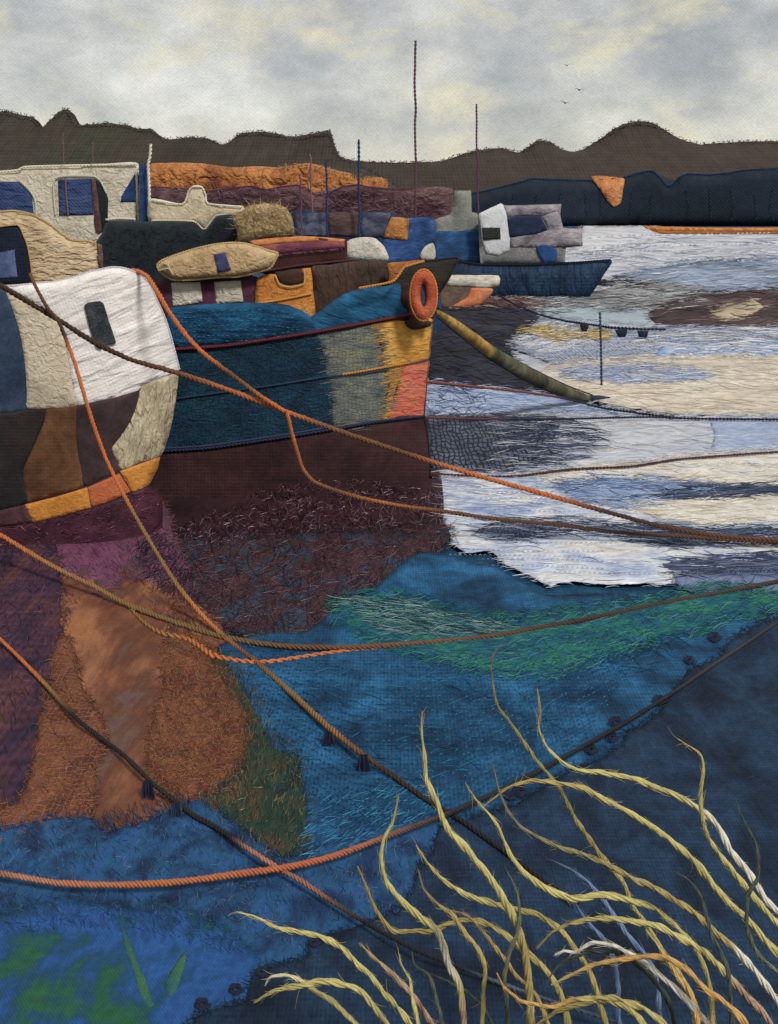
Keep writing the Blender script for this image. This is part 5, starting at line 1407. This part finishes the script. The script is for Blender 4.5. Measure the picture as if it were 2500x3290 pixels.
def padded(name, q, mat, parent, col=None):
    q = catmull(q, False, 8)
    n = len(q)
    c3 = P(q[:, 0], q[:, 1], q[:, 2])
    T, N, Bn = frames(c3)
    m = 12
    th = np.linspace(0, 2 * math.pi, m, endpoint=False)
    r = q[:, 3] * q[:, 2] / F * (1 + 0.08 * pnoise(q[:, 0], q[:, 1], 1 / 20.0, 4))
    ring_ = c3[:, None, :] + r[:, None, None] * (np.cos(th)[None, :, None] * N[:, None, :] + np.sin(th)[None, :, None] * Bn[:, None, :])
    uv = np.stack([np.repeat(q[:, 0] / 100, m), np.tile(th * 0.05, n)], 1)
    Fq = list(map(tuple, tube_faces(n, m, 0))) + [tuple(range(m))[::-1], tuple(range((n - 1) * m, n * m))]
    return link_mesh(name, ring_.reshape(-1, 3), Fq, mat, parent, uv)


padded('boom_sleeve', cl_pts[:4], cl([(70, 56, 34), (150, 114, 48), (190, 152, 74)], 16.5, (3.0, 3.0), fsc=(8, 8), fine=0.25, crumple=0.5, csc=20), boom)['label'] = 'mustard upper half'
padded('boom_sleeve', cl_pts[3:], cl([(44, 46, 36), (82, 80, 58), (124, 120, 96)], 19.5, (2.6, 2.6), fsc=(8, 8), fine=0.2, crumple=0.7, csc=26), boom)['label'] = 'olive lower half'
padded('boom_tip', np.array([(1896, 1280, 21.5, 10), (1925, 1280, 21.7, 10), (1945, 1279, 21.75, 6), (1960, 1277, 21.8, 2.0)]), cl([(34, 38, 60), (46, 52, 76)], 21.6, (2, 2)), boom)['label'] = 'navy tip'
BS = Stand(lambda X, Y: np.interp(X, cl_pts[:, 0], cl_pts[:, 2]) - 0.06)
cord('boom_edge', [(1408, 990), (1520, 1070), (1580, 1112), (1700, 1180), (1820, 1238), (1905, 1270)], BS, 2.8, (38, 44, 70), boom, h=0)
cord('boom_edge', [(1400, 1014), (1470, 1072), (1570, 1150), (1690, 1222), (1790, 1268), (1880, 1292)], BS, 2.8, (38, 44, 70), boom, h=0)

# ================================================================== ROPES
OR, BRN, DKB, BLK, OCH, PNK = (186, 98, 48), (104, 68, 46), (66, 44, 36), (34, 30, 32), (128, 96, 52), (170, 112, 86)


def rope(label, pts, keys, r, strands=3, zmin=0.982, group='mooring ropes of the near boats', name='mooring_rope', pitch=3.0):
    V, Fc, c = rope3(name, pts, keys, r, strands, True, pitch, None, zmin)
    o = link_mesh(name, V, Fc, THREAD, None, None, c)
    return tag(o, label, 'rope', group)


rope('brown rope sloping across the white boat and over the blue barge to the right', [(-220, 800, 11.3), (-20, 902, 11.4), (10, 922, 11.4), (100, 975, 11.5), (200, 1035, 11.55), (300, 1098, 11.6), (420, 1155, 11.65), (560, 1195, 11.8), (740, 1255, 12.0), (925, 1325, 12.1), (1120, 1395, 12.2), (1330, 1465, 12.3),
     (1540, 1530, 12.3), (1750, 1588, 12.3), (1950, 1645, 12.3), (2150, 1697, 12.3), (2330, 1724, 12.3), (2500, 1735, 12.3), (2760, 1742, 12.3)],
     [(0, DKB), (0.22, DKB), (0.28, BRN), (0.33, (160, 90, 50)), (0.39, OR), (0.44, (120, 78, 48)), (0.53, (96, 66, 44)), (0.575, OR), (0.68, OR), (0.74, DKB), (0.9, (100, 66, 48)), (1, BRN)], 9.0)
rope('orange rope dropping from the white boat corner to the knot on the barge', [(425, 868, 12.95), (445, 872, 12.75), (475, 890, 12.4), (510, 945, 12.2), (545, 1005, 12.1), (600, 1080, 12.05), (660, 1140, 12.0), (760, 1215, 12.0), (840, 1275, 12.0), (915, 1322, 12.05)],
     [(0, OR), (0.55, (190, 98, 46)), (0.68, BRN), (0.82, (130, 80, 48)), (0.92, OR), (1, OR)], 8.5)
rope('orange-brown rope curving down from the knot and away to the right', [(920, 1318, 12.05), (928, 1350, 12.05), (945, 1420, 12.1), (970, 1500, 12.2), (1005, 1545, 12.2), (1060, 1570, 12.3), (1160, 1600, 12.4), (1300, 1627, 12.45), (1420, 1642, 12.5), (1600, 1668, 12.5), (1780, 1685, 12.5), (1980, 1710, 12.5), (2200, 1724, 12.5), (2500, 1743, 12.4), (2760, 1752, 12.4)],
     [(0, OR), (0.08, (150, 92, 52)), (0.16, BRN), (0.24, (160, 94, 50)), (0.33, BRN), (0.45, (96, 64, 44)), (0.6, DKB), (0.8, BRN), (1, BRN)], 7.5)
rope('long rope from the tan doorway down across the orange stripe into the dark water', [(98, 880, 11.6), (112, 915, 11.5), (150, 985, 11.45), (188, 1033, 11.4), (212, 1090, 11.4), (240, 1165, 11.35), (268, 1260, 11.3), (300, 1365, 11.3), (335, 1460, 11.3), (370, 1535, 11.2), (425, 1640, 11.0), (500, 1770, 10.7), (570, 1880, 10.3), (640, 1965, 10.1), (720, 2045, 9.8), (830, 2132, 9.3), (940, 2230, 8.6), (1060, 2340, 8.0), (1160, 2420, 7.6), (1260, 2490, 7.4), (1380, 2575, 7.1), (1470, 2628, 6.9), (1640, 2750, 6.5), (1760, 2840, 6.2), (1860, 2900, 6.0)],
     [(0, BRN), (0.08, DKB), (0.1, OR), (0.27, OR), (0.31, OCH), (0.40, OCH), (0.45, (180, 108, 52)), (0.52, BRN), (0.58, OCH), (0.66, (140, 90, 48)), (0.72, DKB), (0.8, (44, 38, 38)), (0.9, (30, 28, 36)), (1, (34, 34, 46))], [8.5, 9, 9, 9, 9, 10, 10, 9, 7, 6])
rope('ochre rope sagging from the left edge across the teal water', [(-220, 1600, 11.6), (0, 1718, 11.5), (70, 1760, 11.4), (140, 1802, 11.2), (220, 1845, 11.0), (300, 1882, 10.8), (410, 1942, 10.5), (560, 1998, 10.1), (700, 2042, 9.8), (830, 2066, 9.6), (950, 2078, 9.5), (1130, 2080, 9.5), (1300, 2070, 9.6), (1450, 2058, 9.7), (1600, 2042, 9.8), (1750, 2015, 10.0), (1850, 1998, 10.1), (2020, 1962, 10.4), (2200, 1926, 10.7), (2350, 1898, 10.9), (2500, 1868, 11.2), (2760, 1815, 11.6)],
     [(0, OR), (0.08, OR), (0.14, (150, 104, 60)), (0.22, OCH), (0.32, (110, 88, 52)), (0.42, BRN), (0.55, (110, 74, 48)), (0.7, DKB), (0.85, (70, 56, 48)), (1, DKB)], 9.0)
rope('knotted orange strand looping under the sagging ochre rope', [(405, 1938, 10.5), (430, 1965, 10.45), (470, 2005, 10.2), (520, 2034, 10.0), (600, 2052, 9.9), (640, 2075, 9.8), (685, 2106, 9.5), (760, 2122, 9.4), (830, 2128, 9.3), (900, 2122, 9.3), (1000, 2106, 9.4), (1100, 2092, 9.5), (1220, 2082, 9.6)],
     [(0, OCH), (0.2, (150, 98, 52)), (0.4, OR), (0.6, (196, 106, 48)), (0.8, (190, 104, 50)), (1, OR)], [6, 8, 9, 11, 12, 9, 8, 7, 5], 2)
rope('orange to black rope running down from the left edge past the rust mesh', [(-220, 1840, 10.3), (0, 2052, 9.6), (70, 2120, 9.2), (140, 2192, 8.8), (250, 2312, 8.1), (330, 2375, 7.9), (400, 2428, 7.6), (500, 2525, 7.2), (560, 2570, 7.1), (620, 2618, 6.95), (690, 2655, 6.8), (760, 2702, 6.6), (840, 2755, 6.4), (905, 2796, 6.3), (960, 2825, 6.2), (1080, 2905, 6.0), (1200, 2980, 5.8), (1330, 3050, 5.6), (1480, 3110, 5.5), (1640, 3170, 5.4), (1800, 3225, 5.2), (2000, 3290, 5.1)],
     [(0, OR), (0.16, OR), (0.2, OCH), (0.24, BLK), (0.4, (40, 38, 36)), (0.48, BLK), (0.51, PNK), (0.6, (150, 96, 70)), (0.63, (90, 66, 54)), (0.67, BLK), (0.8, (34, 38, 48)), (0.86, (90, 104, 126)), (1, (40, 46, 62))], [8, 9, 9, 10, 11, 10, 10, 9, 7, 5, 5])
rope('thick orange whipped rope sweeping from the lower left up to the right edge', [(-220, 2770, 6.4), (0, 2806, 6.4), (70, 2818, 6.3), (180, 2836, 6.3), (300, 2842, 6.3), (420, 2842, 6.3), (540, 2836, 6.3), (650, 2824, 6.3), (780, 2806, 6.4), (900, 2790, 6.4), (1000, 2770, 6.5), (1100, 2742, 6.6), (1200, 2704, 6.7), (1300, 2666, 6.8), (1420, 2622, 7.0), (1520, 2580, 7.1), (1640, 2526, 7.3), (1760, 2462, 7.6), (1900, 2385, 7.9), (2050, 2298, 8.3), (2180, 2214, 8.8), (2300, 2132, 9.3), (2400, 2066, 9.7), (2500, 2000, 10.2), (2760, 1850, 11.2)],
     [(0, BRN), (0.06, (110, 78, 54)), (0.09, PNK), (0.18, (176, 100, 60)), (0.3, (172, 98, 62)), (0.38, (180, 94, 58)), (0.44, (150, 92, 70)), (0.49, (84, 64, 58)), (0.53, (42, 40, 46)), (0.75, (30, 33, 42)), (0.85, (58, 56, 60)), (1, (28, 34, 46))], [9.5, 10, 10.5, 10.5, 10.5, 10, 9.5, 9, 8, 8, 8], 3, 0.968, pitch=2.2)
FARG = 'thin lines moored off the bow'
rope('thin navy line strung with floats running from the dinghy to the right', [(1588, 940, 40.5), (1651, 975, 40.0), (1733, 1010, 37.5), (1815, 1030, 36.0), (1884, 1040, 35.0), (1966, 1052, 34.2), (2060, 1057, 33.6), (2140, 1058, 33.4)], [(0, (30, 36, 58)), (1, (40, 46, 70))], 4.6, 2, 0.945, FARG, 'mooring_line')
rope('rust-red line from the coral bow panel turning navy to the right edge', [(1362, 1226, 15.3), (1440, 1234, 16.2), (1555, 1246, 17.6), (1680, 1260, 18.8), (1795, 1277, 19.8), (1870, 1294, 20.4), (1932, 1310, 20.4), (2089, 1332, 19.8), (2206, 1344, 19.5), (2500, 1348, 19.4), (2760, 1350, 19.2)], [(0, (132, 68, 56)), (0.28, (122, 62, 54)), (0.33, (44, 40, 60)), (1, (40, 44, 64))], 4.6, 2, 0.98, FARG, 'mooring_line')
rope('level navy line from the barge boot stripe under the blue wedge of water', [(1358, 1341, 15.3), (1500, 1346, 16.5), (1660, 1348, 18.0), (1829, 1346, 19.0), (1980, 1342, 19.4), (2103, 1340, 19.5), (2190, 1344, 19.45)], [(0, (104, 58, 58)), (0.25, (96, 52, 56)), (0.35, (42, 40, 58)), (1, (38, 42, 62))], 4.4, 2, 0.98, FARG, 'mooring_line')
rope('plum line rising gently from the barge forefoot to the right edge', [(1382, 1522, 15.3), (1480, 1527, 15.5), (1560, 1531, 15.5), (1658, 1530, 15.5), (1740, 1520, 15.6), (1829, 1509, 15.8), (2034, 1498, 16.0), (2171, 1477, 16.4), (2330, 1464, 16.6), (2500, 1452, 16.9), (2760, 1436, 17.2)], [(0, (84, 44, 50)), (0.5, (74, 38, 50)), (1, (80, 46, 54))], 4.8, 2, 0.98, FARG, 'mooring_line')
# marker post
post = rope3('marker_post', [(1928, 1002, 23.3), (1930, 1080, 23.3), (1932, 1160, 23.3), (1933, 1250, 23.3)], [(0, (70, 84, 116)), (0.3, (48, 58, 90)), (1, (44, 54, 84))], 4.6, 2, False)
tag(link_mesh('marker_post', post[0], post[1], THREAD, None, None, post[2]), 'thin navy thread post standing in the pale water', 'post')
# floats on the line
for (x, y, d_, s_, lb) in ((1878, 1052, 35.2, 15, 'small dark float nearest the marker post, leftmost on the navy line'), (1997, 1071, 34.0, 20, 'middle and largest dark float hanging on the navy line'), (2066, 1075, 33.6, 18, 'dark float at the right end of the navy line')):
    pts = [(x - s_, y - 12), (x + s_, y - 12), (x + s_ * 0.85, y + 4), (x + s_ * 0.3, y + 17), (x - s_ * 0.3, y + 16), (x - s_ * 0.8, y + 4)]
    Bf = Body(pts, d_ * 0.935, 0.12, 12, 0.2, grid=8, rag=1)
    o = Bf.build('float', cl([(22, 28, 44), (36, 44, 66)], d_, (3, 3)), None)
    tag(o, lb, 'float', 'floats on the navy line')
# weed tufts caught on the ropes
for (x, y, L, lb, dv) in ((1056, 2352, 62, 'ragged navy weed tuft caught on the long dark rope over teal water, the upper one', 7.9), (1168, 2424, 70, 'near-black weed tuft lower down on the long dark rope over teal water', 7.55), (474, 2508, 60, 'navy rag hanging where the black rope crosses the bronze satin', 7.2), (568, 2578, 78, 'denim-blue rag at the edge of the bronze satin under the black rope', 7.0)):
    lines = []
    for k in range(70):
        xo = rng.uniform(-17, 17)
        t_ = np.linspace(0, 1, 5)
        LL = L * rng.uniform(0.6, 1.1)
        X = x + xo * (0.7 + 0.5 * t_) + 5 * rng.normal() * t_
        Y = y + LL * t_
        dd = np.minimum(dv * 0.995 - 0.02 * rng.random(), 0.992 * wd(Y))
        lines.append((P(X, Y, dd), rng.uniform(1.6, 3.0) * dv / F, pick([(26, 30, 52), (38, 46, 78), (24, 24, 34), (50, 54, 84)] if 'denim' not in lb else [(40, 54, 84), (60, 76, 104), (30, 40, 64)])))
    o = strands_mesh('weed_tuft', lines, THREAD, None)
    del o['kind']
    tag(o, lb, 'weed', 'tufts caught on the ropes')

# ================================================================== REEDS ON THE NEAR BANK
YL, OLV, OCR, WHI, ORG, BLU_, GRN, PKB = (182, 170, 104), (130, 124, 80), (164, 144, 84), (206, 200, 184), (190, 146, 80), (100, 124, 164), (66, 76, 68), (168, 136, 112)


def cL(*p):
    return [(1550 + x / 1.714, 2000 + y / 1.714) for x, y in p]


def cK(*p):
    return [(750 + x / 1.867, 2250 + y / 1.867) for x, y in p]


REEDS = [
    ('tall olive reed with hooked tip, highest of the clump beside the sagging rope', cL((95, 130), (62, 180), (48, 240), (58, 350), (85, 460), (160, 560), (290, 750), (400, 880), (470, 1000), (530, 1110), (650, 1280), (760, 1410), (830, 1560), (920, 1690), (1010, 1830), (1100, 1960), (1165, 2080), (1175, 2211)), [(0, (120, 104, 88)), (0.2, OLV), (0.4, OLV), (0.5, OCR), (0.8, YL), (1, ORG)], 7, 4.3),
    ('long yellow reed bending far right with a white stretch near its middle', cL((300, 365), (318, 470), (310, 580), (350, 680), (430, 760), (540, 815), (700, 835), (860, 865), (980, 920), (1100, 970), (1190, 1020), (1290, 1120), (1370, 1260), (1480, 1400), (1560, 1520), (1628, 1600), (1760, 1760)), [(0, OCR), (0.15, YL), (0.45, YL), (0.56, WHI), (0.75, WHI), (0.85, OCR), (1, OLV)], 10, 4.1),
    ('yellow reed with thin forked tip crossing the white one at far right', cL((1075, 640), (1130, 675), (1200, 725), (1216, 800), (1205, 920), (1205, 1040), (1240, 1180), (1330, 1310), (1420, 1420), (1500, 1520), (1560, 1590), (1628, 1660), (1750, 1800)), [(0, OCR), (0.25, YL), (0.6, YL), (1, OCR)], 9, 3.95),
    ('golden reed arching in a wide bow from the black rope to the right edge', cL((0, 1020), (60, 970), (150, 905), (280, 872), (420, 885), (560, 915), (720, 1000), (900, 1100), (1060, 1220), (1180, 1330), (1300, 1480), (1420, 1600), (1530, 1720), (1628, 1820), (1760, 1960)), [(0, OCR), (0.15, OCR), (0.4, YL), (1, YL)], 10, 4.0),
    ('thin dull olive reed that turns white towards the lower right corner', cL((58, 780), (90, 920), (140, 1040), (220, 1130), (380, 1220), (560, 1280), (680, 1330), (830, 1410), (1000, 1490), (1150, 1590), (1290, 1710), (1400, 1810), (1500, 1920), (1628, 2090), (1700, 2250)), [(0, (110, 100, 90)), (0.3, OLV), (0.6, OCR), (0.74, OCR), (0.78, WHI), (1, WHI)], 9, 3.85),
    ('wavy yellow reed with dark-tipped top just right of the tallest thick reed', cK((1390, 495), (1450, 590), (1540, 690), (1580, 745)) + cL((150, 1270), (230, 1380), (360, 1470), (490, 1520), (620, 1505), (780, 1520), (940, 1570), (1040, 1650), (1120, 1730), (1190, 1830), (1240, 1950), (1265, 2080), (1268, 2250)), [(0, OLV), (0.1, YL), (0.8, YL), (1, OCR)], 10, 3.9),
    ('tallest thick yellow reed standing left of centre with a needle-thin tip', cK((1132, 65), (1128, 200), (1150, 350), (1160, 480), (1220, 620), (1290, 780), (1400, 890), (1500, 1020), (1590, 1140)) + cL((90, 1480), (160, 1600), (210, 1730), (240, 1870), (260, 2020), (266, 2250)), [(0, (150, 130, 90)), (0.2, YL), (0.6, YL), (0.75, OCR), (1, YL)], 11, 3.8),
    ('yellow reed swept rightwards from the dark lace towards the bottom centre', cK((1095, 870), (1160, 970), (1260, 1080), (1380, 1160), (1494, 1200)) + cL((150, 1575), (300, 1610), (420, 1680), (500, 1790), (570, 1880), (620, 2010), (690, 2250)), [(0, OCR), (0.2, YL), (1, OCR)], 9, 4.05),
    ('yellow reed arching over the blue ones and ending pinkish', cL((300, 1795), (380, 1710), (480, 1660), (640, 1630), (800, 1640), (950, 1670), (1080, 1730), (1200, 1800), (1290, 1880), (1350, 1950), (1440, 2040), (1600, 2230)), [(0, OCR), (0.3, YL), (0.65, YL), (0.75, PKB), (1, PKB)], 9, 3.75),
    ('white reed with a crooked tip arching over the bottom right', cL((400, 1832), (450, 1808), (515, 1816), (600, 1765), (720, 1780), (860, 1850), (960, 1930), (1060, 2010), (1140, 2100), (1260, 2250)), [(0, WHI), (1, (196, 190, 176))], 10, 3.6),
    ('dark green reed arching just under the white one', cL((355, 1985), (400, 1910), (480, 1850), (600, 1812), (720, 1812), (830, 1862), (920, 1940), (1010, 2060), (1070, 2250)), [(0, (110, 116, 96)), (0.3, GRN), (1, GRN)], 8, 3.68),
    ('orange reed arching beneath the white reed', cL((380, 1997), (470, 1950), (600, 1890), (740, 1860), (900, 1840), (1020, 1850), (1120, 1910), (1230, 2020), (1330, 2090), (1470, 2240)), [(0, OCR), (0.3, ORG), (1, ORG)], 10, 3.5),
    ('longer pale blue reed rising through the yellow arches', cL((375, 1308), (480, 1355), (580, 1430), (660, 1520), (720, 1610), (790, 1710), (880, 1810), (940, 1920), (970, 2040), (980, 2250)), [(0, (70, 84, 112)), (0.2, BLU_), (1, BLU_)], 9, 4.2),
    ('shorter pale blue reed left of the other blue one', cL((488, 1465), (520, 1560), (590, 1660), (680, 1760), (730, 1870), (745, 2000), (755, 2250)), [(0, (80, 96, 126)), (0.2, BLU_), (1, BLU_)], 8, 4.25),
    ('dark green reed with S-curve near the right edge', cL((1390, 962), (1420, 1050), (1470, 1150), (1510, 1230), (1520, 1350), (1510, 1420), (1460, 1520), (1455, 1650), (1480, 1760), (1530, 1840), (1628, 1930), (1740, 2060)), [(0, GRN), (0.4, GRN), (0.6, (112, 116, 92)), (1, GRN)], 7, 3.7),
    ('dark green reed with thin tip crossing the long olive-white one', cL((1055, 1368), (1140, 1420), (1200, 1500), (1230, 1610), (1260, 1710), (1310, 1810), (1350, 1920), (1370, 2080), (1375, 2250)), [(0, GRN), (1, (72, 82, 74))], 8, 3.65),
    ('dark green reed standing near the bottom centre with a bent waist', cL((138, 1375), (190, 1480), (205, 1590), (190, 1720), (150, 1820), (120, 1950), (130, 2080), (145, 2250)), [(0, (90, 92, 74)), (0.4, (92, 94, 72)), (0.6, GRN), (1, GRN)], 8, 3.72),
    ('low orange reed lying almost level along the bottom edge', cK((1580, 1635), (1620, 1720), (1680, 1765)) + cL((220, 2090), (380, 2115), (500, 2082), (620, 2065), (760, 2080), (900, 2130), (1020, 2250)), [(0, ORG), (0.35, ORG), (0.5, YL), (1, OCR)], 9, 3.45),
    ('ochre reed dipping low then rising and falling again in the lower middle', cK((745, 995), (780, 1080), (830, 1200), (870, 1290), (960, 1380), (1080, 1390), (1170, 1385), (1260, 1350), (1370, 1325), (1480, 1325), (1560, 1360)) + cL((150, 1740), (260, 1830), (370, 1940), (430, 2050), (480, 2250)), [(0, OCR), (0.4, OCR), (1, YL)], 9, 4.15),
    ('thin ochre reed slanting down through the lower middle', cK((1220, 1250), (1380, 1280), (1480, 1370), (1560, 1470)) + cL((110, 1840), (200, 1960), (300, 2060), (370, 2250)), [(0, OCR), (1, (170, 140, 90))], 6, 3.95),
    ('orange reed continuing the tall olive one near the bottom right', cL((900, 1690), (960, 1770), (1010, 1850), (1070, 1940), (1130, 2030), (1180, 2130), (1190, 2250)), [(0, YL), (0.4, ORG), (1, ORG)], 9, 3.55),
    ('yellow reed bowed left below the dark rope, turning white and pink at its foot', cK((990, 572), (960, 720), (900, 840), (885, 960), (920, 1090), (1010, 1210), (1110, 1290), (1210, 1370), (1260, 1480), (1300, 1600), (1350, 1700), (1370, 1800), (1385, 1980)), [(0, OLV), (0.15, YL), (0.5, YL), (0.68, WHI), (0.78, YL), (0.84, PKB), (1, (196, 160, 140))], 10, 3.9),
    ('ochre reed rising in the lower middle with a thin dark tip', cK((1110, 1015), (1140, 1130), (1220, 1220), (1320, 1290), (1390, 1400), (1470, 1500), (1510, 1620), (1500, 1770), (1488, 1980)), [(0, (104, 92, 84)), (0.3, OCR), (1, YL)], 9, 3.8),
    ('lowest left long yellow reed stretching over the royal blue print', cK((20, 1268), (130, 1300), (280, 1370), (500, 1410), (640, 1480), (740, 1580), (830, 1660), (900, 1750), (980, 1840), (1080, 1980)), [(0, YL), (1, YL)], 8, 4.1),
    ('ochre reed turning pink beside the bottom middle', cK((755, 1458), (840, 1540), (920, 1610), (1010, 1700), (1110, 1820), (1210, 1980)), [(0, OCR), (0.4, PKB), (1, PKB)], 8, 3.85),
    ('short upright yellow reed in the bottom middle', cK((985, 1485), (1010, 1590), (1060, 1680), (1075, 1800), (1115, 1980)), [(0, OLV), (0.3, YL), (1, YL)], 8, 3.7),
    ('dark green reed with a bend beside the short upright yellow one', cK((1070, 1510), (1090, 1590), (1170, 1650), (1210, 1760), (1255, 1980)), [(0, GRN), (1, (84, 90, 72))], 7, 3.76),
    ('thin dark green reed crossing behind the pink-footed one', cK((1110, 1612), (1250, 1670), (1380, 1740), (1480, 1820), (1570, 1980)), [(0, GRN), (1, (70, 78, 70))], 5, 4.0),
    ('pale hooked reed at the lower left of the clump', cK((190, 1712), (220, 1662), (320, 1650), (420, 1690), (510, 1760), (600, 1810), (680, 1890), (760, 1980)), [(0, WHI), (0.3, (196, 180, 120)), (1, YL)], 8, 4.0),
    ('yellow reed arching from the green print leaf at the lower left of the clump', cK((125, 1815), (230, 1750), (400, 1710), (520, 1690), (620, 1690), (740, 1740), (840, 1830), (940, 1980)), [(0, YL), (0.6, YL), (1, OCR)], 9, 3.9),
    ('faded yellow reed along the very bottom under the orange one', cL((300, 2211), (420, 2140), (560, 2095), (680, 2080), (780, 2110), (860, 2180), (900, 2260)), [(0, OCR), (1, YL)], 9, 3.55),
]


def reed(label, pts, keys, r, d0):
    q = np.asarray(pts, float)
    # carry the foot on down to the bank below the frame
    e = q[-1] - q[-2]
    foot = np.array([q[-1][0] + np.clip(e[0] * 0.6, -40, 90), 3620.0])
    midp = (q[-1] * 0.55 + foot * 0.45) + np.array([np.clip(e[0] * 0.3, -20, 40), 0])
    q = np.vstack([q, midp, foot])
    q = catmull(q, False, 7)
    n = len(q)
    d = d0 - 0.25 * np.linspace(0, 1, n) + 0.04 * np.sin(np.linspace(0, 7, n) + d0 * 9)
    p3 = P(q[:, 0], q[:, 1], d)
    px = d0 / F
    r = r * 0.98
    rad = [r * px * v for v in (0.22, 0.55, 0.85, 1.0, 1.05, 1.0, 1.08, 1.0, 1.0, 1.0)]
    rad = np.interp(np.linspace(0, 1, 40), np.linspace(0, 1, 10), rad) * rng.uniform(0.82, 1.15, 40)
    keys = [(k[0] * 0.86, k[1]) for k in keys] + [(1.0, keys[-1][1])]
    V1, F1, t1 = twisted(p3, rad, r * px * 17, 5, 5, 0.9, 14, 0.50)
    c1 = keycol(t1, keys)
    c1 = c1 * np.clip(1 + 0.16 * rng.standard_normal(len(t1))[:, None], 0.6, 1.5)
    V, Fq, Cc = [V1], [F1], [c1]
    off = len(V1)
    # stray jute fibres
    m = 3
    th = np.linspace(0, 2 * math.pi, m, endpoint=False)
    P3, t, L = resample3(p3, 0.01)
    T, N, Bn = frames(P3)
    for k in range(int(L / px / 11)):
        i = rng.integers(0, len(P3) - 1)
        a = rng.uniform(0, 6.28)
        Lf = rng.uniform(10, 42) * px
        dirv = T[i] * rng.choice([-1, 1]) + (np.cos(a) * N[i] + np.sin(a) * Bn[i]) * rng.uniform(0.03, 0.28)
        cv = (np.cos(a + 1.5) * N[i] + np.sin(a + 1.5) * Bn[i]) * rng.normal() * 0.4
        s_ = np.linspace(0, 1, 5)[:, None]
        fp = P3[i] + (np.cos(a) * N[i] + np.sin(a) * Bn[i]) * r * px * 0.8 * min(1, 0.3 + t[i] * 4) + Lf * (dirv * s_ + cv * s_ ** 2)
        _, n2, b2 = frames(fp)
        rr = (0.7 * px * np.array([1, 1, 0.9, 0.7, 0.3]))[:, None, None]
        ringv = fp[:, None, :] + rr * (np.cos(th)[None, :, None] * n2[:, None, :] + np.sin(th)[None, :, None] * b2[:, None, :])
        V.append(ringv.reshape(-1, 3))
        Fq.append(tube_faces(5, m, off))
        Cc.append(np.repeat(keycol(np.array([t[i]]), keys) * rng.uniform(0.8, 1.3), 5 * m, 0))
        off += 5 * m
    o = link_mesh('reed', np.concatenate(V), np.concatenate(Fq), THREAD, None, None, np.clip(np.concatenate(Cc), 0.003, 1))
    tag(o, label, 'reed', 'jute reeds on the near bank')


for rd in REEDS:
    reed(*rd)

# near bank under the viewer, just below the frame
xs = np.linspace(-14, 14, 40)
prof = [(-6, 2.4), (-2, 2.4), (0.5, 2.2), (1.8, 1.5), (2.8, 0.75), (3.6, 0.5), (4.2, 0.36), (4.6, 0.15), (4.85, -0.25)]
V = np.array([(x, y + 0.06 * math.sin(x * 3 + y), z + (0.05 * math.sin(x * 2.1 + y * 3) if 0 < z < 2 else 0)) for (y, z) in prof for x in xs])
n = len(xs)
Fc = [(j * n + i, j * n + i + 1, (j + 1) * n + i + 1, (j + 1) * n + i) for j in range(len(prof) - 1) for i in range(n - 1)]
bank = link_mesh('river_bank', V, Fc, cl([(24, 34, 44), (40, 52, 48), (56, 58, 44)], 5, (1, 1)), None, V[:, :2] * 4)
tag(bank, None, None, None, 'structure')

# ================================================================== BIRDS
def bird(label, X, Y, d, span, tilt, flap):
    c = P(np.array(float(X)), np.array(float(Y)), np.array(float(d)))
    s_ = span * d / F / 2
    secs = []
    # wing sections from tip to tip: position along span, height, chord, thickness
    for u in np.linspace(-1, 1, 17):
        a = abs(u)
        z = flap * (1.5 * a - 1.05 * a * a) + tilt * u
        ch = 0.30 * (1 - a) ** 0.7 + 0.035 + (0.16 if a < 0.13 else 0)
        th_ = 0.035 * (1 - a) + 0.012 + (0.085 if a < 0.13 else 0)
        secs.append([(u, ch * math.cos(b) - 0.15 * a, z + th_ * math.sin(b)) for b in np.linspace(0, 2 * math.pi, 10, endpoint=False)])
    V = np.array(secs).reshape(-1, 3) * s_ + c
    Fq = list(map(tuple, tube_faces(17, 10, 0))) + [tuple(range(10))[::-1], tuple(range(160, 170))]
    o = link_mesh('bird', V, Fq, BIRD, None, V[:, :2])
    tag(o, label, 'bird', 'gulls over the right hill')


BIRD = cl([(52, 54, 60), (66, 68, 74)], 150, (1, 1))
bird('uppermost and smallest of three distant birds', 1822, 211, 160, 24, 0.1, 0.75)
bird('middle bird of three, furthest right, wings spread wide', 1862, 290, 150, 32, -0.12, 0.55)
bird('lowest of the three distant birds, above the hill', 1816, 332, 155, 32, -0.25, 0.6)
